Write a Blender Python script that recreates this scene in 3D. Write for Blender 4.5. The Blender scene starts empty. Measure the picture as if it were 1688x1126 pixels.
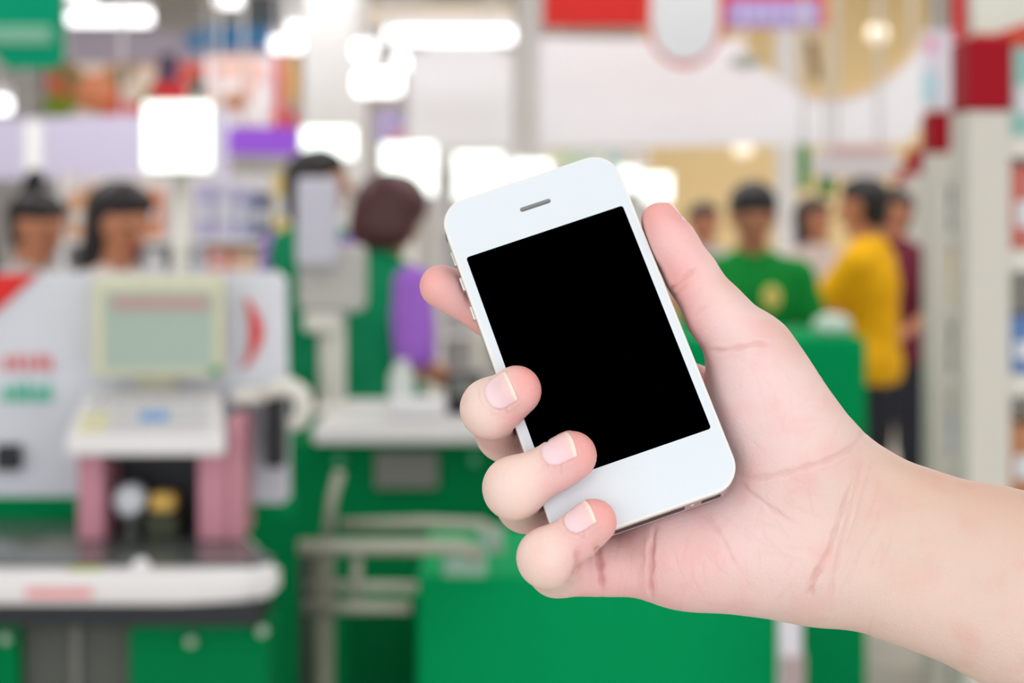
import bpy, bmesh, math, random
import numpy as np
from mathutils import Vector, Matrix

# ------------------------------------------------------------------ camera, light, exposure
SC = bpy.context.scene
COL = SC.collection
W, H, F = 1688.0, 1126.0, 3200.0          # frame and focal length in pixels
CU, CV, EYE = 844.0, 344.0, 1.5           # vanishing point of the level view, eye height

cam_d = bpy.data.cameras.new('camera')
cam = bpy.data.objects.new('camera', cam_d)
COL.objects.link(cam)
cam.location = (0, 0, EYE)
cam.rotation_euler = (math.pi / 2, 0, 0)
cam_d.sensor_width = 36.0
cam_d.lens = F / W * 36.0
cam_d.shift_x = 0.0
cam_d.shift_y = -(H / 2 - CV) / W
cam_d.clip_start = 0.05
cam_d.clip_end = 200
cam_d.dof.use_dof = True
cam_d.dof.focus_distance = 0.585
cam_d.dof.aperture_fstop = cam_d.lens / 6.6      # pupil about 6.6 mm across
cam_d.dof.aperture_blades = 0
SC.camera = cam

world = bpy.data.worlds.new('daylight')
SC.world = world
world.use_nodes = True
world.node_tree.nodes['Background'].inputs[0].default_value = (0.97, 0.985, 1.0, 1)
world.node_tree.nodes['Background'].inputs[1].default_value = 1.45

def area(name, loc, sx, sy, power, color=(1, 1, 1), rot=(0, 0, 0)):
    l = bpy.data.lights.new(name, 'AREA')
    l.shape = 'RECTANGLE'; l.size = sx; l.size_y = sy; l.energy = power; l.color = color
    o = bpy.data.objects.new(name, l); COL.objects.link(o)
    o.location = loc; o.rotation_euler = rot
    return o

# rows of ceiling luminaires over the tills and the aisles
for k, y in enumerate((0.2, 3.4, 7.0, 11.0, 15.0, 19.5)):
    for x in (-3.6, 0.0, 3.6):
        area('ceiling_luminaire', (x + 0.19 * y * 0.5, y, 3.9), 2.6, 1.2, (10, 20, 38, 46, 46, 60)[k] * (2.2 if k == 4 and x > 3 else 1), (1.0, 0.995, 0.985))

SC.view_settings.view_transform = 'Standard'
SC.view_settings.look = 'None'
SC.view_settings.gamma = 1.0
SC.view_settings.use_curve_mapping = False
SC.view_settings.exposure = 0.28
SC.cycles.max_bounces = 6
SC.cycles.diffuse_bounces = 3
SC.cycles.caustics_reflective = False
SC.cycles.caustics_refractive = False

# ------------------------------------------------------------------ helpers
def lin(c):
    """sRGB 0-255 to linear."""
    out = []
    for v in c[:3]:
        v = v / 255.0
        out.append(v / 12.92 if v <= 0.04045 else ((v + 0.055) / 1.055) ** 2.4)
    return tuple(out)

_mats = {}
def mat(name, rgb, rough=0.5, spec=0.4, metal=0.0, noise=0.06, nscale=18.0, bump=0.0, coat=0.0, emit=0.0, emit_rgb=None, alpha=None):
    """Principled material with a light procedural mottling."""
    if name in _mats:
        return _mats[name]
    m = bpy.data.materials.new(name); m.use_nodes = True
    nt = m.node_tree; b = nt.nodes['Principled BSDF']
    c = lin(rgb)
    b.inputs['Roughness'].default_value = rough
    b.inputs['Specular IOR Level'].default_value = spec
    b.inputs['Metallic'].default_value = metal
    b.inputs['Coat Weight'].default_value = coat
    b.inputs['Base Color'].default_value = (*c, 1)
    if noise > 0:
        tc = nt.nodes.new('ShaderNodeTexCoord')
        nz = nt.nodes.new('ShaderNodeTexNoise'); nz.inputs['Scale'].default_value = nscale
        nz.inputs['Detail'].default_value = 3
        mx = nt.nodes.new('ShaderNodeMix'); mx.data_type = 'RGBA'
        mx.inputs[6].default_value = (*[max(0, v * (1 - noise)) for v in c], 1)
        mx.inputs[7].default_value = (*[min(1, v * (1 + noise)) for v in c], 1)
        nt.links.new(tc.outputs['Object'], nz.inputs['Vector'])
        nt.links.new(nz.outputs['Fac'], mx.inputs[0])
        nt.links.new(mx.outputs[2], b.inputs['Base Color'])
        if bump > 0:
            bp = nt.nodes.new('ShaderNodeBump'); bp.inputs['Strength'].default_value = bump
            bp.inputs['Distance'].default_value = 0.002
            nt.links.new(nz.outputs['Fac'], bp.inputs['Height'])
            nt.links.new(bp.outputs['Normal'], b.inputs['Normal'])
    if emit > 0:
        b.inputs['Emission Color'].default_value = (*lin(emit_rgb or rgb), 1)
        b.inputs['Emission Strength'].default_value = emit
    _mats[name] = m
    return m

def tag(o, label=None, cat=None, group=None, kind=None):
    if label: o['label'] = label
    if cat: o['category'] = cat
    if group: o['group'] = group
    if kind: o['kind'] = kind
    return o

def empty(name, loc, label=None, cat=None, group=None, kind=None):
    o = bpy.data.objects.new(name, None)
    o.empty_display_size = 0.05
    COL.objects.link(o); o.location = loc
    return tag(o, label, cat, group, kind)

def link_mesh(name, me, material=None, parent=None, smooth=False):
    o = bpy.data.objects.new(name, me); COL.objects.link(o)
    mats = material if isinstance(material, (list, tuple)) else [material]
    for m in mats:
        if m is not None: me.materials.append(m)
    if smooth:
        me.polygons.foreach_set('use_smooth', [True] * len(me.polygons))
    # put the origin at the middle of the mesh's base
    n = len(me.vertices)
    co = np.empty(n * 3); me.vertices.foreach_get('co', co); co = co.reshape(-1, 3)
    c = Vector(((co[:, 0].min() + co[:, 0].max()) / 2, (co[:, 1].min() + co[:, 1].max()) / 2, co[:, 2].min()))
    me.transform(Matrix.Translation(-c))
    if parent is not None:
        o.parent = parent
        o.matrix_parent_inverse = Matrix.Identity(4)
        pw = Vector((0, 0, 0)); q = parent
        while q is not None:
            pw += q.location; q = q.parent
        o.location = c - pw
    else:
        o.location = c
    return o

def from_bm(name, bm, material=None, parent=None, smooth=False):
    me = bpy.data.meshes.new(name)
    bmesh.ops.recalc_face_normals(bm, faces=bm.faces)
    bm.to_mesh(me); bm.free()
    return link_mesh(name, me, material, parent, smooth)

def P(u, v, d):
    """World point seen at pixel (u, v), d metres ahead of the eye."""
    return Vector(((u - CU) / F * d, d, EYE + (CV - v) / F * d))

def bm_box(bm, lo, hi, bev=0.0, seg=2, mtx=None):
    r = bmesh.ops.create_cube(bm, size=1.0)
    vs = r['verts']
    for v in vs:
        v.co = Vector([(lo[i] + hi[i]) / 2 + v.co[i] * (hi[i] - lo[i]) for i in range(3)])
    if bev > 0:
        es = list({e for v in vs for e in v.link_edges})
        rb = bmesh.ops.bevel(bm, geom=es, offset=bev, segments=seg, affect='EDGES', profile=0.5)
        vs = list({v for f in rb['faces'] for v in f.verts} | {v for v in vs if v.is_valid})
    if mtx is not None:
        for v in vs: v.co = mtx @ v.co
    return vs

def bm_tube(bm, pts, r, seg=12, caps=True):
    """A tube through pts; r a number or one radius per point."""
    pts = [Vector(p) for p in pts]
    n = len(pts)
    rr = [r] * n if not isinstance(r, (list, tuple)) else r
    rings = []
    up = None
    for i, p in enumerate(pts):
        t = (pts[min(i + 1, n - 1)] - pts[max(i - 1, 0)]).normalized()
        if up is None:
            up = Vector((0, 0, 1)) if abs(t.z) < 0.9 else Vector((1, 0, 0))
        s = t.cross(up).normalized(); up = s.cross(t).normalized()
        rings.append([bm.verts.new(p + (s * math.cos(a) + up * math.sin(a)) * rr[i]) for a in [2 * math.pi * k / seg for k in range(seg)]])
    for a, b in zip(rings, rings[1:]):
        for k in range(seg):
            bm.faces.new((a[k], a[(k + 1) % seg], b[(k + 1) % seg], b[k]))
    if caps:
        bm.faces.new(rings[0][::-1]); bm.faces.new(rings[-1])

def bm_lathe(bm, prof, centre, seg=20, axis='z'):
    """Revolve (radius, height) pairs about a vertical axis through centre."""
    c = Vector(centre); rings = []
    for r, h in prof:
        ring = []
        for k in range(seg):
            a = 2 * math.pi * k / seg
            if axis == 'z': q = Vector((r * math.cos(a), r * math.sin(a), h))
            elif axis == 'y': q = Vector((r * math.cos(a), h, r * math.sin(a)))
            else: q = Vector((h, r * math.cos(a), r * math.sin(a)))
            ring.append(bm.verts.new(c + q))
        rings.append(ring)
    for a, b in zip(rings, rings[1:]):
        for k in range(seg):
            bm.faces.new((a[k], a[(k + 1) % seg], b[(k + 1) % seg], b[k]))
    bm.faces.new(rings[0][::-1]); bm.faces.new(rings[-1])

def bm_prism(bm, outline, y0, y1):
    """A plate: outline of (x, z) pairs, from depth y0 to y1."""
    a = [bm.verts.new((x, y0, z)) for x, z in outline]
    b = [bm.verts.new((x, y1, z)) for x, z in outline]
    n = len(a)
    bm.faces.new(a); bm.faces.new(b[::-1])
    for k in range(n):
        bm.faces.new((a[k], b[k], b[(k + 1) % n], a[(k + 1) % n]))

def box(name, lo, hi, material, parent=None, bev=0.0, seg=2):
    bm = bmesh.new(); bm_box(bm, lo, hi, bev, seg)
    return from_bm(name, bm, material, parent, smooth=False)

def slab(name, u0, v0, u1, v1, d, t, material, parent=None, bev=0.0):
    """A box whose front face, d metres away, fills the pixel rectangle; t metres thick, going back."""
    a, b = P(u0, v1, d), P(u1, v0, d)
    return box(name, (a.x, d, a.z), (b.x, d + t, b.z), material, parent, bev)

def tube(name, pts, r, material, parent=None, seg=14):
    bm = bmesh.new(); bm_tube(bm, pts, r, seg)
    return from_bm(name, bm, material, parent, smooth=True)

# ------------------------------------------------------------------ implicit surfaces, for bodies and hands
class Field:
    def __init__(s, lo, hi, cell):
        s.lo = np.array(lo, np.float32); s.cell = float(cell)
        s.n = np.ceil((np.array(hi) - np.array(lo)) / cell).astype(int) + 1
        s.ax = [s.lo[i] + np.arange(s.n[i], dtype=np.float32) * cell for i in range(3)]
        s.D = np.full(tuple(s.n), 60.0 * cell, np.float32)
    def window(s, lo, hi):
        a = np.clip(np.floor((np.array(lo) - s.lo) / s.cell).astype(int), 0, s.n)
        b = np.clip(np.ceil((np.array(hi) - s.lo) / s.cell).astype(int) + 1, 0, s.n)
        return tuple(slice(int(a[i]), int(b[i])) for i in range(3))
    def grid(s, w):
        return (s.ax[0][w[0]][:, None, None], s.ax[1][w[1]][None, :, None], s.ax[2][w[2]][None, None, :])
    def join(s, w, d, k):
        a = s.D[w]
        if k > 0:
            h = np.maximum(k - np.abs(a - d), 0) / k
            s.D[w] = np.minimum(a, d) - h * h * k * 0.25
        else:
            s.D[w] = np.minimum(a, d)
    def cone(s, a, b, ra, rb, k=0.0, flat=None):
        """Tapered capsule; flat = (direction, factor) squeezes its section along a direction."""
        a = np.array(a, np.float32); b = np.array(b, np.float32)
        m = max(ra, rb) + k + 4 * s.cell
        w = s.window(np.minimum(a, b) - m, np.maximum(a, b) + m)
        X, Y, Z = s.grid(w)
        if X.size == 0 or Y.size == 0 or Z.size == 0: return
        ba = b - a; l2 = max(float(ba @ ba), 1e-9)
        px, py, pz = X - a[0], Y - a[1], Z - a[2]
        h = np.clip((px * ba[0] + py * ba[1] + pz * ba[2]) / l2, 0, 1)
        qx, qy, qz = px - ba[0] * h, py - ba[1] * h, pz - ba[2] * h
        if flat is not None:
            f = np.array(flat[0], np.float32); f /= np.linalg.norm(f)
            c = (qx * f[0] + qy * f[1] + qz * f[2]) * (flat[1] - 1.0)
            qx, qy, qz = qx + f[0] * c, qy + f[1] * c, qz + f[2] * c
        s.join(w, np.sqrt(qx * qx + qy * qy + qz * qz) - (ra + (rb - ra) * h), k)
    def ball(s, c, r, k=0.0):
        """Ellipsoid with radii r along the axes."""
        c = np.array(c, np.float32); r = np.array(r if hasattr(r, '__len__') else (r, r, r), np.float32)
        m = r + k + 4 * s.cell
        w = s.window(c - m, c + m)
        X, Y, Z = s.grid(w)
        px, py, pz = X - c[0], Y - c[1], Z - c[2]
        k0 = np.sqrt((px / r[0]) ** 2 + (py / r[1]) ** 2 + (pz / r[2]) ** 2)
        k1 = np.sqrt((px / r[0] ** 2) ** 2 + (py / r[1] ** 2) ** 2 + (pz / r[2] ** 2) ** 2) + 1e-6
        s.join(w, k0 * (k0 - 1.0) / k1, k)
    def sample(s, p):
        q = (np.asarray(p, np.float32) - s.lo) / s.cell
        i = np.clip(np.floor(q).astype(int), 0, s.n - 2); t = q - i
        x, y, z = i[..., 0], i[..., 1], i[..., 2]; tx, ty, tz = t[..., 0], t[..., 1], t[..., 2]
        D = s.D
        c = lambda dx, dy, dz: D[x + dx, y + dy, z + dz]
        a0 = (c(0,0,0) * (1-tx) + c(1,0,0) * tx) * (1-ty) + (c(0,1,0) * (1-tx) + c(1,1,0) * tx) * ty
        a1 = (c(0,0,1) * (1-tx) + c(1,0,1) * tx) * (1-ty) + (c(0,1,1) * (1-tx) + c(1,1,1) * tx) * ty
        return a0 * (1-tz) + a1 * tz
    def mesh(s, relax=2):
        """Naive surface nets: vertices (n,3) and quads (m,4)."""
        D = s.D; S = D < 0
        nx, ny, nz = D.shape
        cnt = np.zeros((nx-1, ny-1, nz-1), np.int8)
        offs = [(i, j, k) for i in (0, 1) for j in (0, 1) for k in (0, 1)]
        for i, j, k in offs: cnt += S[i:nx-1+i, j:ny-1+j, k:nz-1+k]
        cells = np.argwhere((cnt > 0) & (cnt < 8))
        idx = np.full(cnt.shape, -1, np.int32)
        idx[cells[:, 0], cells[:, 1], cells[:, 2]] = np.arange(len(cells))
        cv = np.stack([D[cells[:, 0]+i, cells[:, 1]+j, cells[:, 2]+k] for i, j, k in offs], 1)
        acc = np.zeros((len(cells), 3)); num = np.zeros(len(cells))
        O = np.array(offs, float)
        for a in range(8):
            for b in range(a+1, 8):
                if np.abs(O[a] - O[b]).sum() != 1: continue
                m = (cv[:, a] < 0) != (cv[:, b] < 0)
                t = cv[m, a] / (cv[m, a] - cv[m, b])
                acc[m] += O[a] + (O[b] - O[a]) * t[:, None]; num[m] += 1
        V = s.lo + (cells + acc / num[:, None]) * s.cell
        quads = []
        for ax in range(3):
            sl0 = [slice(None)] * 3; sl1 = [slice(None)] * 3
            sl0[ax] = slice(0, -1); sl1[ax] = slice(1, None)
            e = S[tuple(sl0)] != S[tuple(sl1)]
            p = np.argwhere(e)
            o1, o2 = [(1, 2), (2, 0), (0, 1)][ax]
            p = p[(p[:, o1] > 0) & (p[:, o2] > 0) & (p[:, o1] < D.shape[o1]-1) & (p[:, o2] < D.shape[o2]-1)]
            def cell(d1, d2):
                q = p.copy(); q[:, o1] -= d1; q[:, o2] -= d2
                return idx[q[:, 0], q[:, 1], q[:, 2]]
            q = np.stack([cell(0, 0), cell(1, 0), cell(1, 1), cell(0, 1)], 1)
            inside = S[p[:, 0], p[:, 1], p[:, 2]]
            q[~inside] = q[~inside][:, ::-1]
            quads.append(q)
        Q = np.concatenate(quads); Q = Q[(Q >= 0).all(1)]
        for _ in range(relax):
            acc = np.zeros_like(V); num = np.zeros(len(V))
            for a in range(4):
                for b in (1, 3):
                    np.add.at(acc, Q[:, a], V[Q[:, (a+b) % 4]]); np.add.at(num, Q[:, a], 1)
            V = V * 0.5 + 0.5 * acc / np.maximum(num, 1)[:, None]
        return V, Q

def vnormals(V, Q):
    n = np.cross(V[Q[:, 2]] - V[Q[:, 0]], V[Q[:, 3]] - V[Q[:, 1]])
    N = np.zeros_like(V)
    for a in range(4): np.add.at(N, Q[:, a], n)
    return N / (np.linalg.norm(N, axis=1, keepdims=True) + 1e-12)

def np_mesh(name, V, Q):
    me = bpy.data.meshes.new(name)
    me.vertices.add(len(V)); me.vertices.foreach_set('co', np.ascontiguousarray(V, np.float32).ravel())
    me.loops.add(Q.size); me.loops.foreach_set('vertex_index', Q.ravel().astype(np.int32))
    me.polygons.add(len(Q)); me.polygons.foreach_set('loop_start', (np.arange(len(Q)) * Q.shape[1]).astype(np.int32))
    me.update(calc_edges=True); me.validate()
    return me
# ------------------------------------------------------------------ the phone
PR = Matrix(((0.94499872, -0.32556938, -0.03133705), (0.09471765, 0.36410886, -0.92652755), (0.31305909, 0.87259917, 0.37491957)))
PT = Vector((0.02259443, 0.5943543, -0.04052763 + EYE))
PM = Matrix.Translation(PT) @ PR.to_4x4() @ Matrix.Scale(0.001, 4)      # phone millimetres to world metres

def rr_outline(w, h, r, seg=10):
    pts = []
    for cx, cy, a0 in ((w - r, h - r, 0), (-w + r, h - r, 90), (-w + r, -h + r, 180), (w - r, -h + r, 270)):
        for k in range(seg + 1):
            a = math.radians(a0 + 90 * k / seg)
            pts.append((cx + r * math.cos(a), cy + r * math.sin(a)))
    return pts

def phone_part(name, levels, material, parent, w=29.3, h=57.6, r=8.8, cx=0.0, cy=0.0, seg=12, smooth=False):
    """Loft a rounded rectangle through (inset, z) levels, in phone millimetres."""
    bm = bmesh.new(); rings = []
    for ins, z in levels:
        rings.append([bm.verts.new((cx + x, cy + y, z)) for x, y in rr_outline(w - ins, h - ins, max(r - ins, 0.05), seg)])
    n = len(rings[0])
    for a, b in zip(rings, rings[1:]):
        for k in range(n):
            bm.faces.new((a[k], a[(k+1) % n], b[(k+1) % n], b[k]))
    bm.faces.new(rings[0][::-1]); bm.faces.new(rings[-1])
    for v in bm.verts: v.co = PM @ v.co
    return from_bm(name, bm, material, parent, smooth)

white_glass = mat('white_glass', (220, 228, 235), 0.22, 0.35, noise=0.01, coat=0.3)
white_lip = mat('white_lip', (232, 232, 228), 0.3, 0.5, noise=0.01)
steel = mat('brushed_steel', (215, 213, 212), 0.22, 0.5, metal=1.0, noise=0.03, nscale=300)
black_screen = mat('black_screen', (0, 0, 0), 0.35, 0.0, noise=0.0)
dark_slot = mat('dark_slot', (60, 52, 58), 0.5, 0.3, noise=0.05)
ear_mesh = mat('earpiece_mesh', (128, 130, 128), 0.5, 0.3, noise=0.25, nscale=4000)
ear_dark = mat('earpiece_dark', (95, 98, 96), 0.6, 0.2, noise=0.1)  # darker grey for the lower part of the earpiece

phone = empty('mobile_phone', PT, 'white mobile phone with a blank black screen, gripped by the hand', 'phone')
phone_part('back_plate', [(0.9, -9.3), (0.35, -9.15), (0.1, -8.8), (0.1, -7.9)], white_glass, phone)
phone_part('steel_band', [(0.25, -7.85), (0.0, -7.6), (0.0, -1.8), (0.25, -1.55)], steel, phone)
phone_part('gap_seal', [(0.55, -8.2), (0.55, -1.2)], dark_slot, phone)
phone_part('front_bezel', [(0.1, -1.45), (0.0, -1.2), (0.0, -0.55), (0.15, -0.22), (0.45, -0.06), (0.85, -0.02)], white_lip, phone, smooth=False)
phone_part('front_glass', [(0.7, -1.0), (0.75, -0.03), (0.95, 0.0)], white_glass, phone)
phone_part('screen', [(0.0, -0.4), (0.0, 0.03)], black_screen, phone, w=26.0, h=38.4, r=0.9, cx=0.1, cy=-0.15, seg=5)
e = phone_part('earpiece', [(0.0, -0.3), (0.0, 0.03)], ear_mesh, phone, w=5.1, h=0.75, r=0.74, cx=0.25, cy=47.55, seg=6)
phone_part('slot_edge', [(0.0, -0.3), (0.0, 0.045)], ear_dark, e, w=4.7, h=0.17, r=0.16, cx=0.25, cy=47.15, seg=4)
hb = phone_part('home_button', [(0.0, -0.2), (0.0, 0.02), (0.5, 0.035)], white_glass, phone, w=5.7, h=5.7, r=5.69, cx=0.2, cy=-47.6, seg=14)
# keys and gaps round the steel band
def side_key(name, cx, cy, z, dx, dy, dz, m, bev=0.25):
    bm = bmesh.new(); bm_box(bm, (cx - dx, cy - dy, z - dz), (cx + dx, cy + dy, z + dz), bev, 2)
    for v in bm.verts: v.co = PM @ v.co
    return from_bm(name, bm, m, phone)
side_key('mute_switch', -29.4, 40.6, -4.9, 0.4, 2.4, 0.9, steel)
for y in (31.6, 21.4):
    side_key('volume_key', -29.45, y, -4.8, 0.55, 2.3, 1.4, steel, 0.45)
for x, y in ((-29.25, 48.5), (29.25, 48.4), (29.25, -43.4), (-29.25, -43.4)):
    side_key('antenna_gap', x, y, -4.7, 0.16, 0.45, 3.15, dark_slot, 0.0)
side_key('dock_socket', -0.5, -57.5, -5.0, 11.0, 0.22, 1.7, dark_slot, 0.0)
side_key('microphone_slot', -19.6, -57.5, -5.0, 2.6, 0.22, 1.3, dark_slot, 0.0)
side_key('speaker_slot', 19.0, -57.5, -5.0, 3.0, 0.22, 1.3, dark_slot, 0.0)
for x in (-13.6, 12.9):
    side_key('screw', x, -57.55, -5.0, 0.7, 0.2, 0.7, steel, 0.2)
# ------------------------------------------------------------------ the hand that holds it
_PRn = np.array(PR); _PTn = np.array(PT)
def J(u, v, h):
    """Phone-millimetre point on the sight line of pixel (u, v), h millimetres in front of the phone's glass."""
    d = np.array([(u - CU) / F, 1.0, (CV - v) / F]); n = _PRn[:, 2]
    rel = _PTn - np.array([0, 0, EYE]) + n * h / 1000.0
    t = (rel @ n) / (d @ n)
    return (_PRn.T @ (d * t - (_PTn - np.array([0, 0, EYE])))) * 1000.0

CELL = 0.75
hf = Field((-78, -150, -62), (230, 62, 40), CELL)
# forearm and wrist
wr_r, wr_u = J(1408, 812, -21), J(1374, 940, -21)
fa_r, fa_u = J(1652, 904, -18), J(1672, 1036, -18)
el_r, el_u = J(2150, 1035, -2), J(2130, 1225, -4)
hf.cone(wr_r, fa_r, 14.2, 16.2)
hf.cone(wr_u, fa_u, 14.6, 16.6, 9)
hf.cone(fa_r, el_r, 16.2, 25, 9)
hf.cone(fa_u, el_u, 16.6, 26, 9)
hf.cone((wr_r + wr_u) / 2 + (0, 0, -0.5), (fa_r + fa_u) / 2, 14.0, 16.2, 9)
# palm: the metacarpals fan out from the wrist
mcp = {'index': J(1132, 668, -33), 'middle': J(1118, 755, -35), 'ring': J(1125, 848, -33), 'pinky': J(1140, 928, -29)}
for i, (k, b) in enumerate(mcp.items()):
    a = wr_r * (1 - i / 3) + wr_u * (i / 3) + (-3, 0, -2)
    hf.cone(a, b, 13.5, (12.2, 12.0, 11.6, 11.2)[i], 9)
hf.cone(mcp['index'], mcp['pinky'], 11.0, 11.0, 7)
# heel of the palm on the little-finger side, and the ball of the thumb
hf.cone(J(1110, 908, -25), J(1310, 923, -21), 15.2, 15.4, 10)
hf.cone(J(1215, 880, -26), J(1330, 860, -21), 14.5, 15.5, 8)
hf.cone(J(1256, 645, -15), J(1326, 766, -16), 16.0, 17.6, 9)
hf.cone(J(1240, 700, -20), J(1300, 800, -20), 15.0, 16.5, 8)
hf.cone(J(1326, 768, -16), wr_r, 16.5, 13.4, 8)
# thumb
th = [J(1088, 364, -4), J(1112, 408, -4), J(1139, 452, -4.5), J(1184, 520, -6), J(1238, 583, -9), J(1318, 738, -14)]
tr = [6.0, 7.5, 7.9, 9.6, 12.9, 15.2]
tf = Field((-78, -150, -62), (230, 62, 40), CELL)
for i in range(5):
    tf.cone(th[i], th[i + 1], tr[i], tr[i + 1], 3.0 if i else 0.0)
tf.ball(J(1098, 392, -3), (6.6, 8.4, 7.4), 3)
hd = hf.D; tdist = tf.D
k = 7.0
h_ = np.maximum(k - np.abs(hd - tdist), 0) / k
hd = np.minimum(hd, tdist) - h_ * h_ * k * 0.25
# fingers
chains = {
    'index': ([mcp['index'], J(915, 572, -21), J(806, 511, -17), J(727, 472, -13)], (11.2, 9.0, 7.9, 6.9)),
    'middle': ([mcp['middle'], J(834, 712, -25), J(809, 675, 1.0), J(850, 645, 7.2)], (11.6, 9.2, 8.3, 7.2)),
    'ring': ([mcp['ring'], J(868, 828, -25), J(848, 806, 2.0), J(942, 752, 7.0)], (11.2, 9.2, 8.5, 6.9)),
    'pinky': ([mcp['pinky'], J(918, 936, -23), J(902, 921, 0.5), J(978, 861, 6.2)], (10.6, 8.6, 8.0, 6.3)),
}
ff = Field((-78, -150, -62), (230, 62, 40), CELL)
for nm, (js, rs) in chains.items():
    one = Field((-78, -150, -62), (150, 62, 40), CELL) if False else None
    d0 = ff.D
    ff.D = np.full_like(d0, 45.0)
    for i in range(3):
        ff.cone(js[i], js[i + 1], rs[i], rs[i + 1], 2.5 if i else 0.0)
    tip, dip = js[3], js[2]
    ax_ = (tip - dip) / np.linalg.norm(tip - dip)
    if nm != 'index':
        # knuckle, and the pulp under the nail
        ff.ball(dip + (0.0, 0.4, 1.0), rs[2] * 1.0, 3)
        ff.cone(tip - ax_ * 4.5 + (0, -0.6, -0.8), tip + ax_ * 0.6, rs[3] * 0.98, rs[3] * 0.97, 2)
    h_ = np.maximum(0.7 - np.abs(d0 - ff.D), 0) / 0.7
    ff.D = np.minimum(d0, ff.D) - h_ * h_ * 0.7 * 0.25
k = 4.5
h_ = np.maximum(k - np.abs(hd - ff.D), 0) / k
hd = np.minimum(hd, ff.D) - h_ * h_ * k * 0.25
hf.D = hd.astype(np.float32)
del tf, ff
# the skin yields where it meets the phone
X, Y, Z = hf.ax[0][:, None, None], hf.ax[1][None, :, None], hf.ax[2][None, None, :]
R_ = 8.8
qx = np.maximum(np.abs(X) - (29.3 - R_), 0); qy = np.maximum(np.abs(Y) - (57.6 - R_), 0)
dxy = np.sqrt(qx * qx + qy * qy) - R_
dz = np.abs(Z + 4.65) - 4.65
ph = (np.minimum(np.maximum(dxy, dz), 0) + np.sqrt(np.maximum(dxy, 0) ** 2 + np.maximum(dz, 0) ** 2) - 0.25).astype(np.float32)
k = 1.2
a_, b_ = hf.D, -ph
h_ = np.maximum(k - np.abs(a_ - b_), 0) / k
hf.D = np.maximum(a_, b_) + h_ * h_ * k * 0.25
del ph, a_, b_, h_, hd, tdist
V, Q = hf.mesh(relax=3)
def subdivide(V, Q):
    """Split every quad in four, then round the new points off a little."""
    E_ = np.sort(np.concatenate([Q[:, [i, (i + 1) % 4]] for i in range(4)]), 1)
    key = E_[:, 0].astype(np.int64) * len(V) + E_[:, 1]
    uq, inv = np.unique(key, return_inverse=True)
    ed = np.stack([uq // len(V), uq % len(V)], 1)
    n, m = len(V), len(Q)
    V2 = np.concatenate([V, V[ed].mean(1), V[Q].mean(1)])
    e = (n + inv).reshape(4, m); c = n + len(ed) + np.arange(m)
    Q2 = np.concatenate([np.stack([Q[:, i], e[i], c, e[(i + 3) % 4]], 1) for i in range(4)])
    for _ in range(3):
        acc = np.zeros_like(V2); num = np.zeros(len(V2))
        for a in range(4):
            for b in (1, 3):
                for x in range(3): acc[:, x] += np.bincount(Q2[:, a], V2[Q2[:, (a + b) % 4], x], len(V2))
                num += np.bincount(Q2[:, a], minlength=len(V2))
        V2 = V2 * 0.5 + 0.5 * acc / np.maximum(num, 1)[:, None]
    return V2, Q2
V, Q = subdivide(V, Q)
N = vnormals(V, Q)

def to_px(Vmm):
    Wd = Vmm / 1000.0 @ _PRn.T + _PTn - np.array([0, 0, EYE])
    return np.stack([CU + F * Wd[:, 0] / Wd[:, 1], CV - F * Wd[:, 2] / Wd[:, 1]], 1), Wd
UV, WD = to_px(V)
NW = N @ _PRn.T
FACE = -(NW * WD).sum(1) / np.linalg.norm(WD, axis=1)      # how far a spot looks towards the eye

def seg_dist(uv, pts):
    best = np.full(len(uv), 1e9); along = np.zeros(len(uv)); n = len(pts) - 1
    for i in range(n):
        a, b = np.array(pts[i], float), np.array(pts[i + 1], float)
        ab = b - a; t = np.clip(((uv - a) @ ab) / (ab @ ab), 0, 1)
        d = np.linalg.norm(uv - (a + t[:, None] * ab), axis=1)
        m = d < best; best[m] = d[m]; along[m] = (i + t[m]) / n
    return best, along

# creases of the skin: polyline, depth mm, half width px, redness
creases = [
    ([(1101, 480), (1117, 469), (1131, 457), (1150, 440)], 0.6, 4.5, 0.4),
    ([(1108, 492), (1120, 480), (1132, 466)], 0.3, 5, 0.25),
    ([(1142, 524), (1152, 513), (1168, 503)], 0.25, 4, 0.25),
    ([(1168, 579), (1190, 577), (1215, 573), (1245, 566), (1278, 570)], 0.55, 4.5, 0.45),
    ([(1432, 706), (1401, 740), (1368, 758), (1335, 769), (1290, 782), (1250, 788), (1216, 783)], 0.45, 5, 0.35),
    ([(1218, 797), (1245, 818), (1275, 842), (1316, 866)], 0.35, 5, 0.28),
    ([(1159, 842), (1178, 865), (1192, 888), (1203, 912), (1211, 935)], 0.35, 5, 0.3),
    ([(1408, 786), (1390, 838), (1366, 906), (1345, 944), (1334, 990)], 0.6, 5, 0.4),
    ([(1352, 930), (1340, 955), (1333, 985)], 0.5, 9, 0.6),
    ([(1424, 760), (1404, 826), (1386, 900), (1374, 950), (1366, 1006)], 0.35, 5, 0.3),
    ([(1440, 760), (1418, 830), (1400, 900)], 0.2, 5, 0.15),
    ([(1079, 868), (1074, 908), (1071, 955), (1076, 990)], 0.9, 5, 0.6),
    ([(983, 900), (988, 930), (994, 978)], 1.3, 6, 0.9),
    ([(953, 905), (952, 930), (946, 950), (934, 970)], 0.8, 6, 0.5),
        ([(1290, 700), (1330, 690), (1380, 690)], 0.12, 6, 0.08),
    ([(1290, 640), (1330, 650), (1365, 660)], 0.1, 6, 0.05),
]
red = np.zeros(len(V)); disp = np.zeros(len(V))
front = FACE > -0.05
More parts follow.
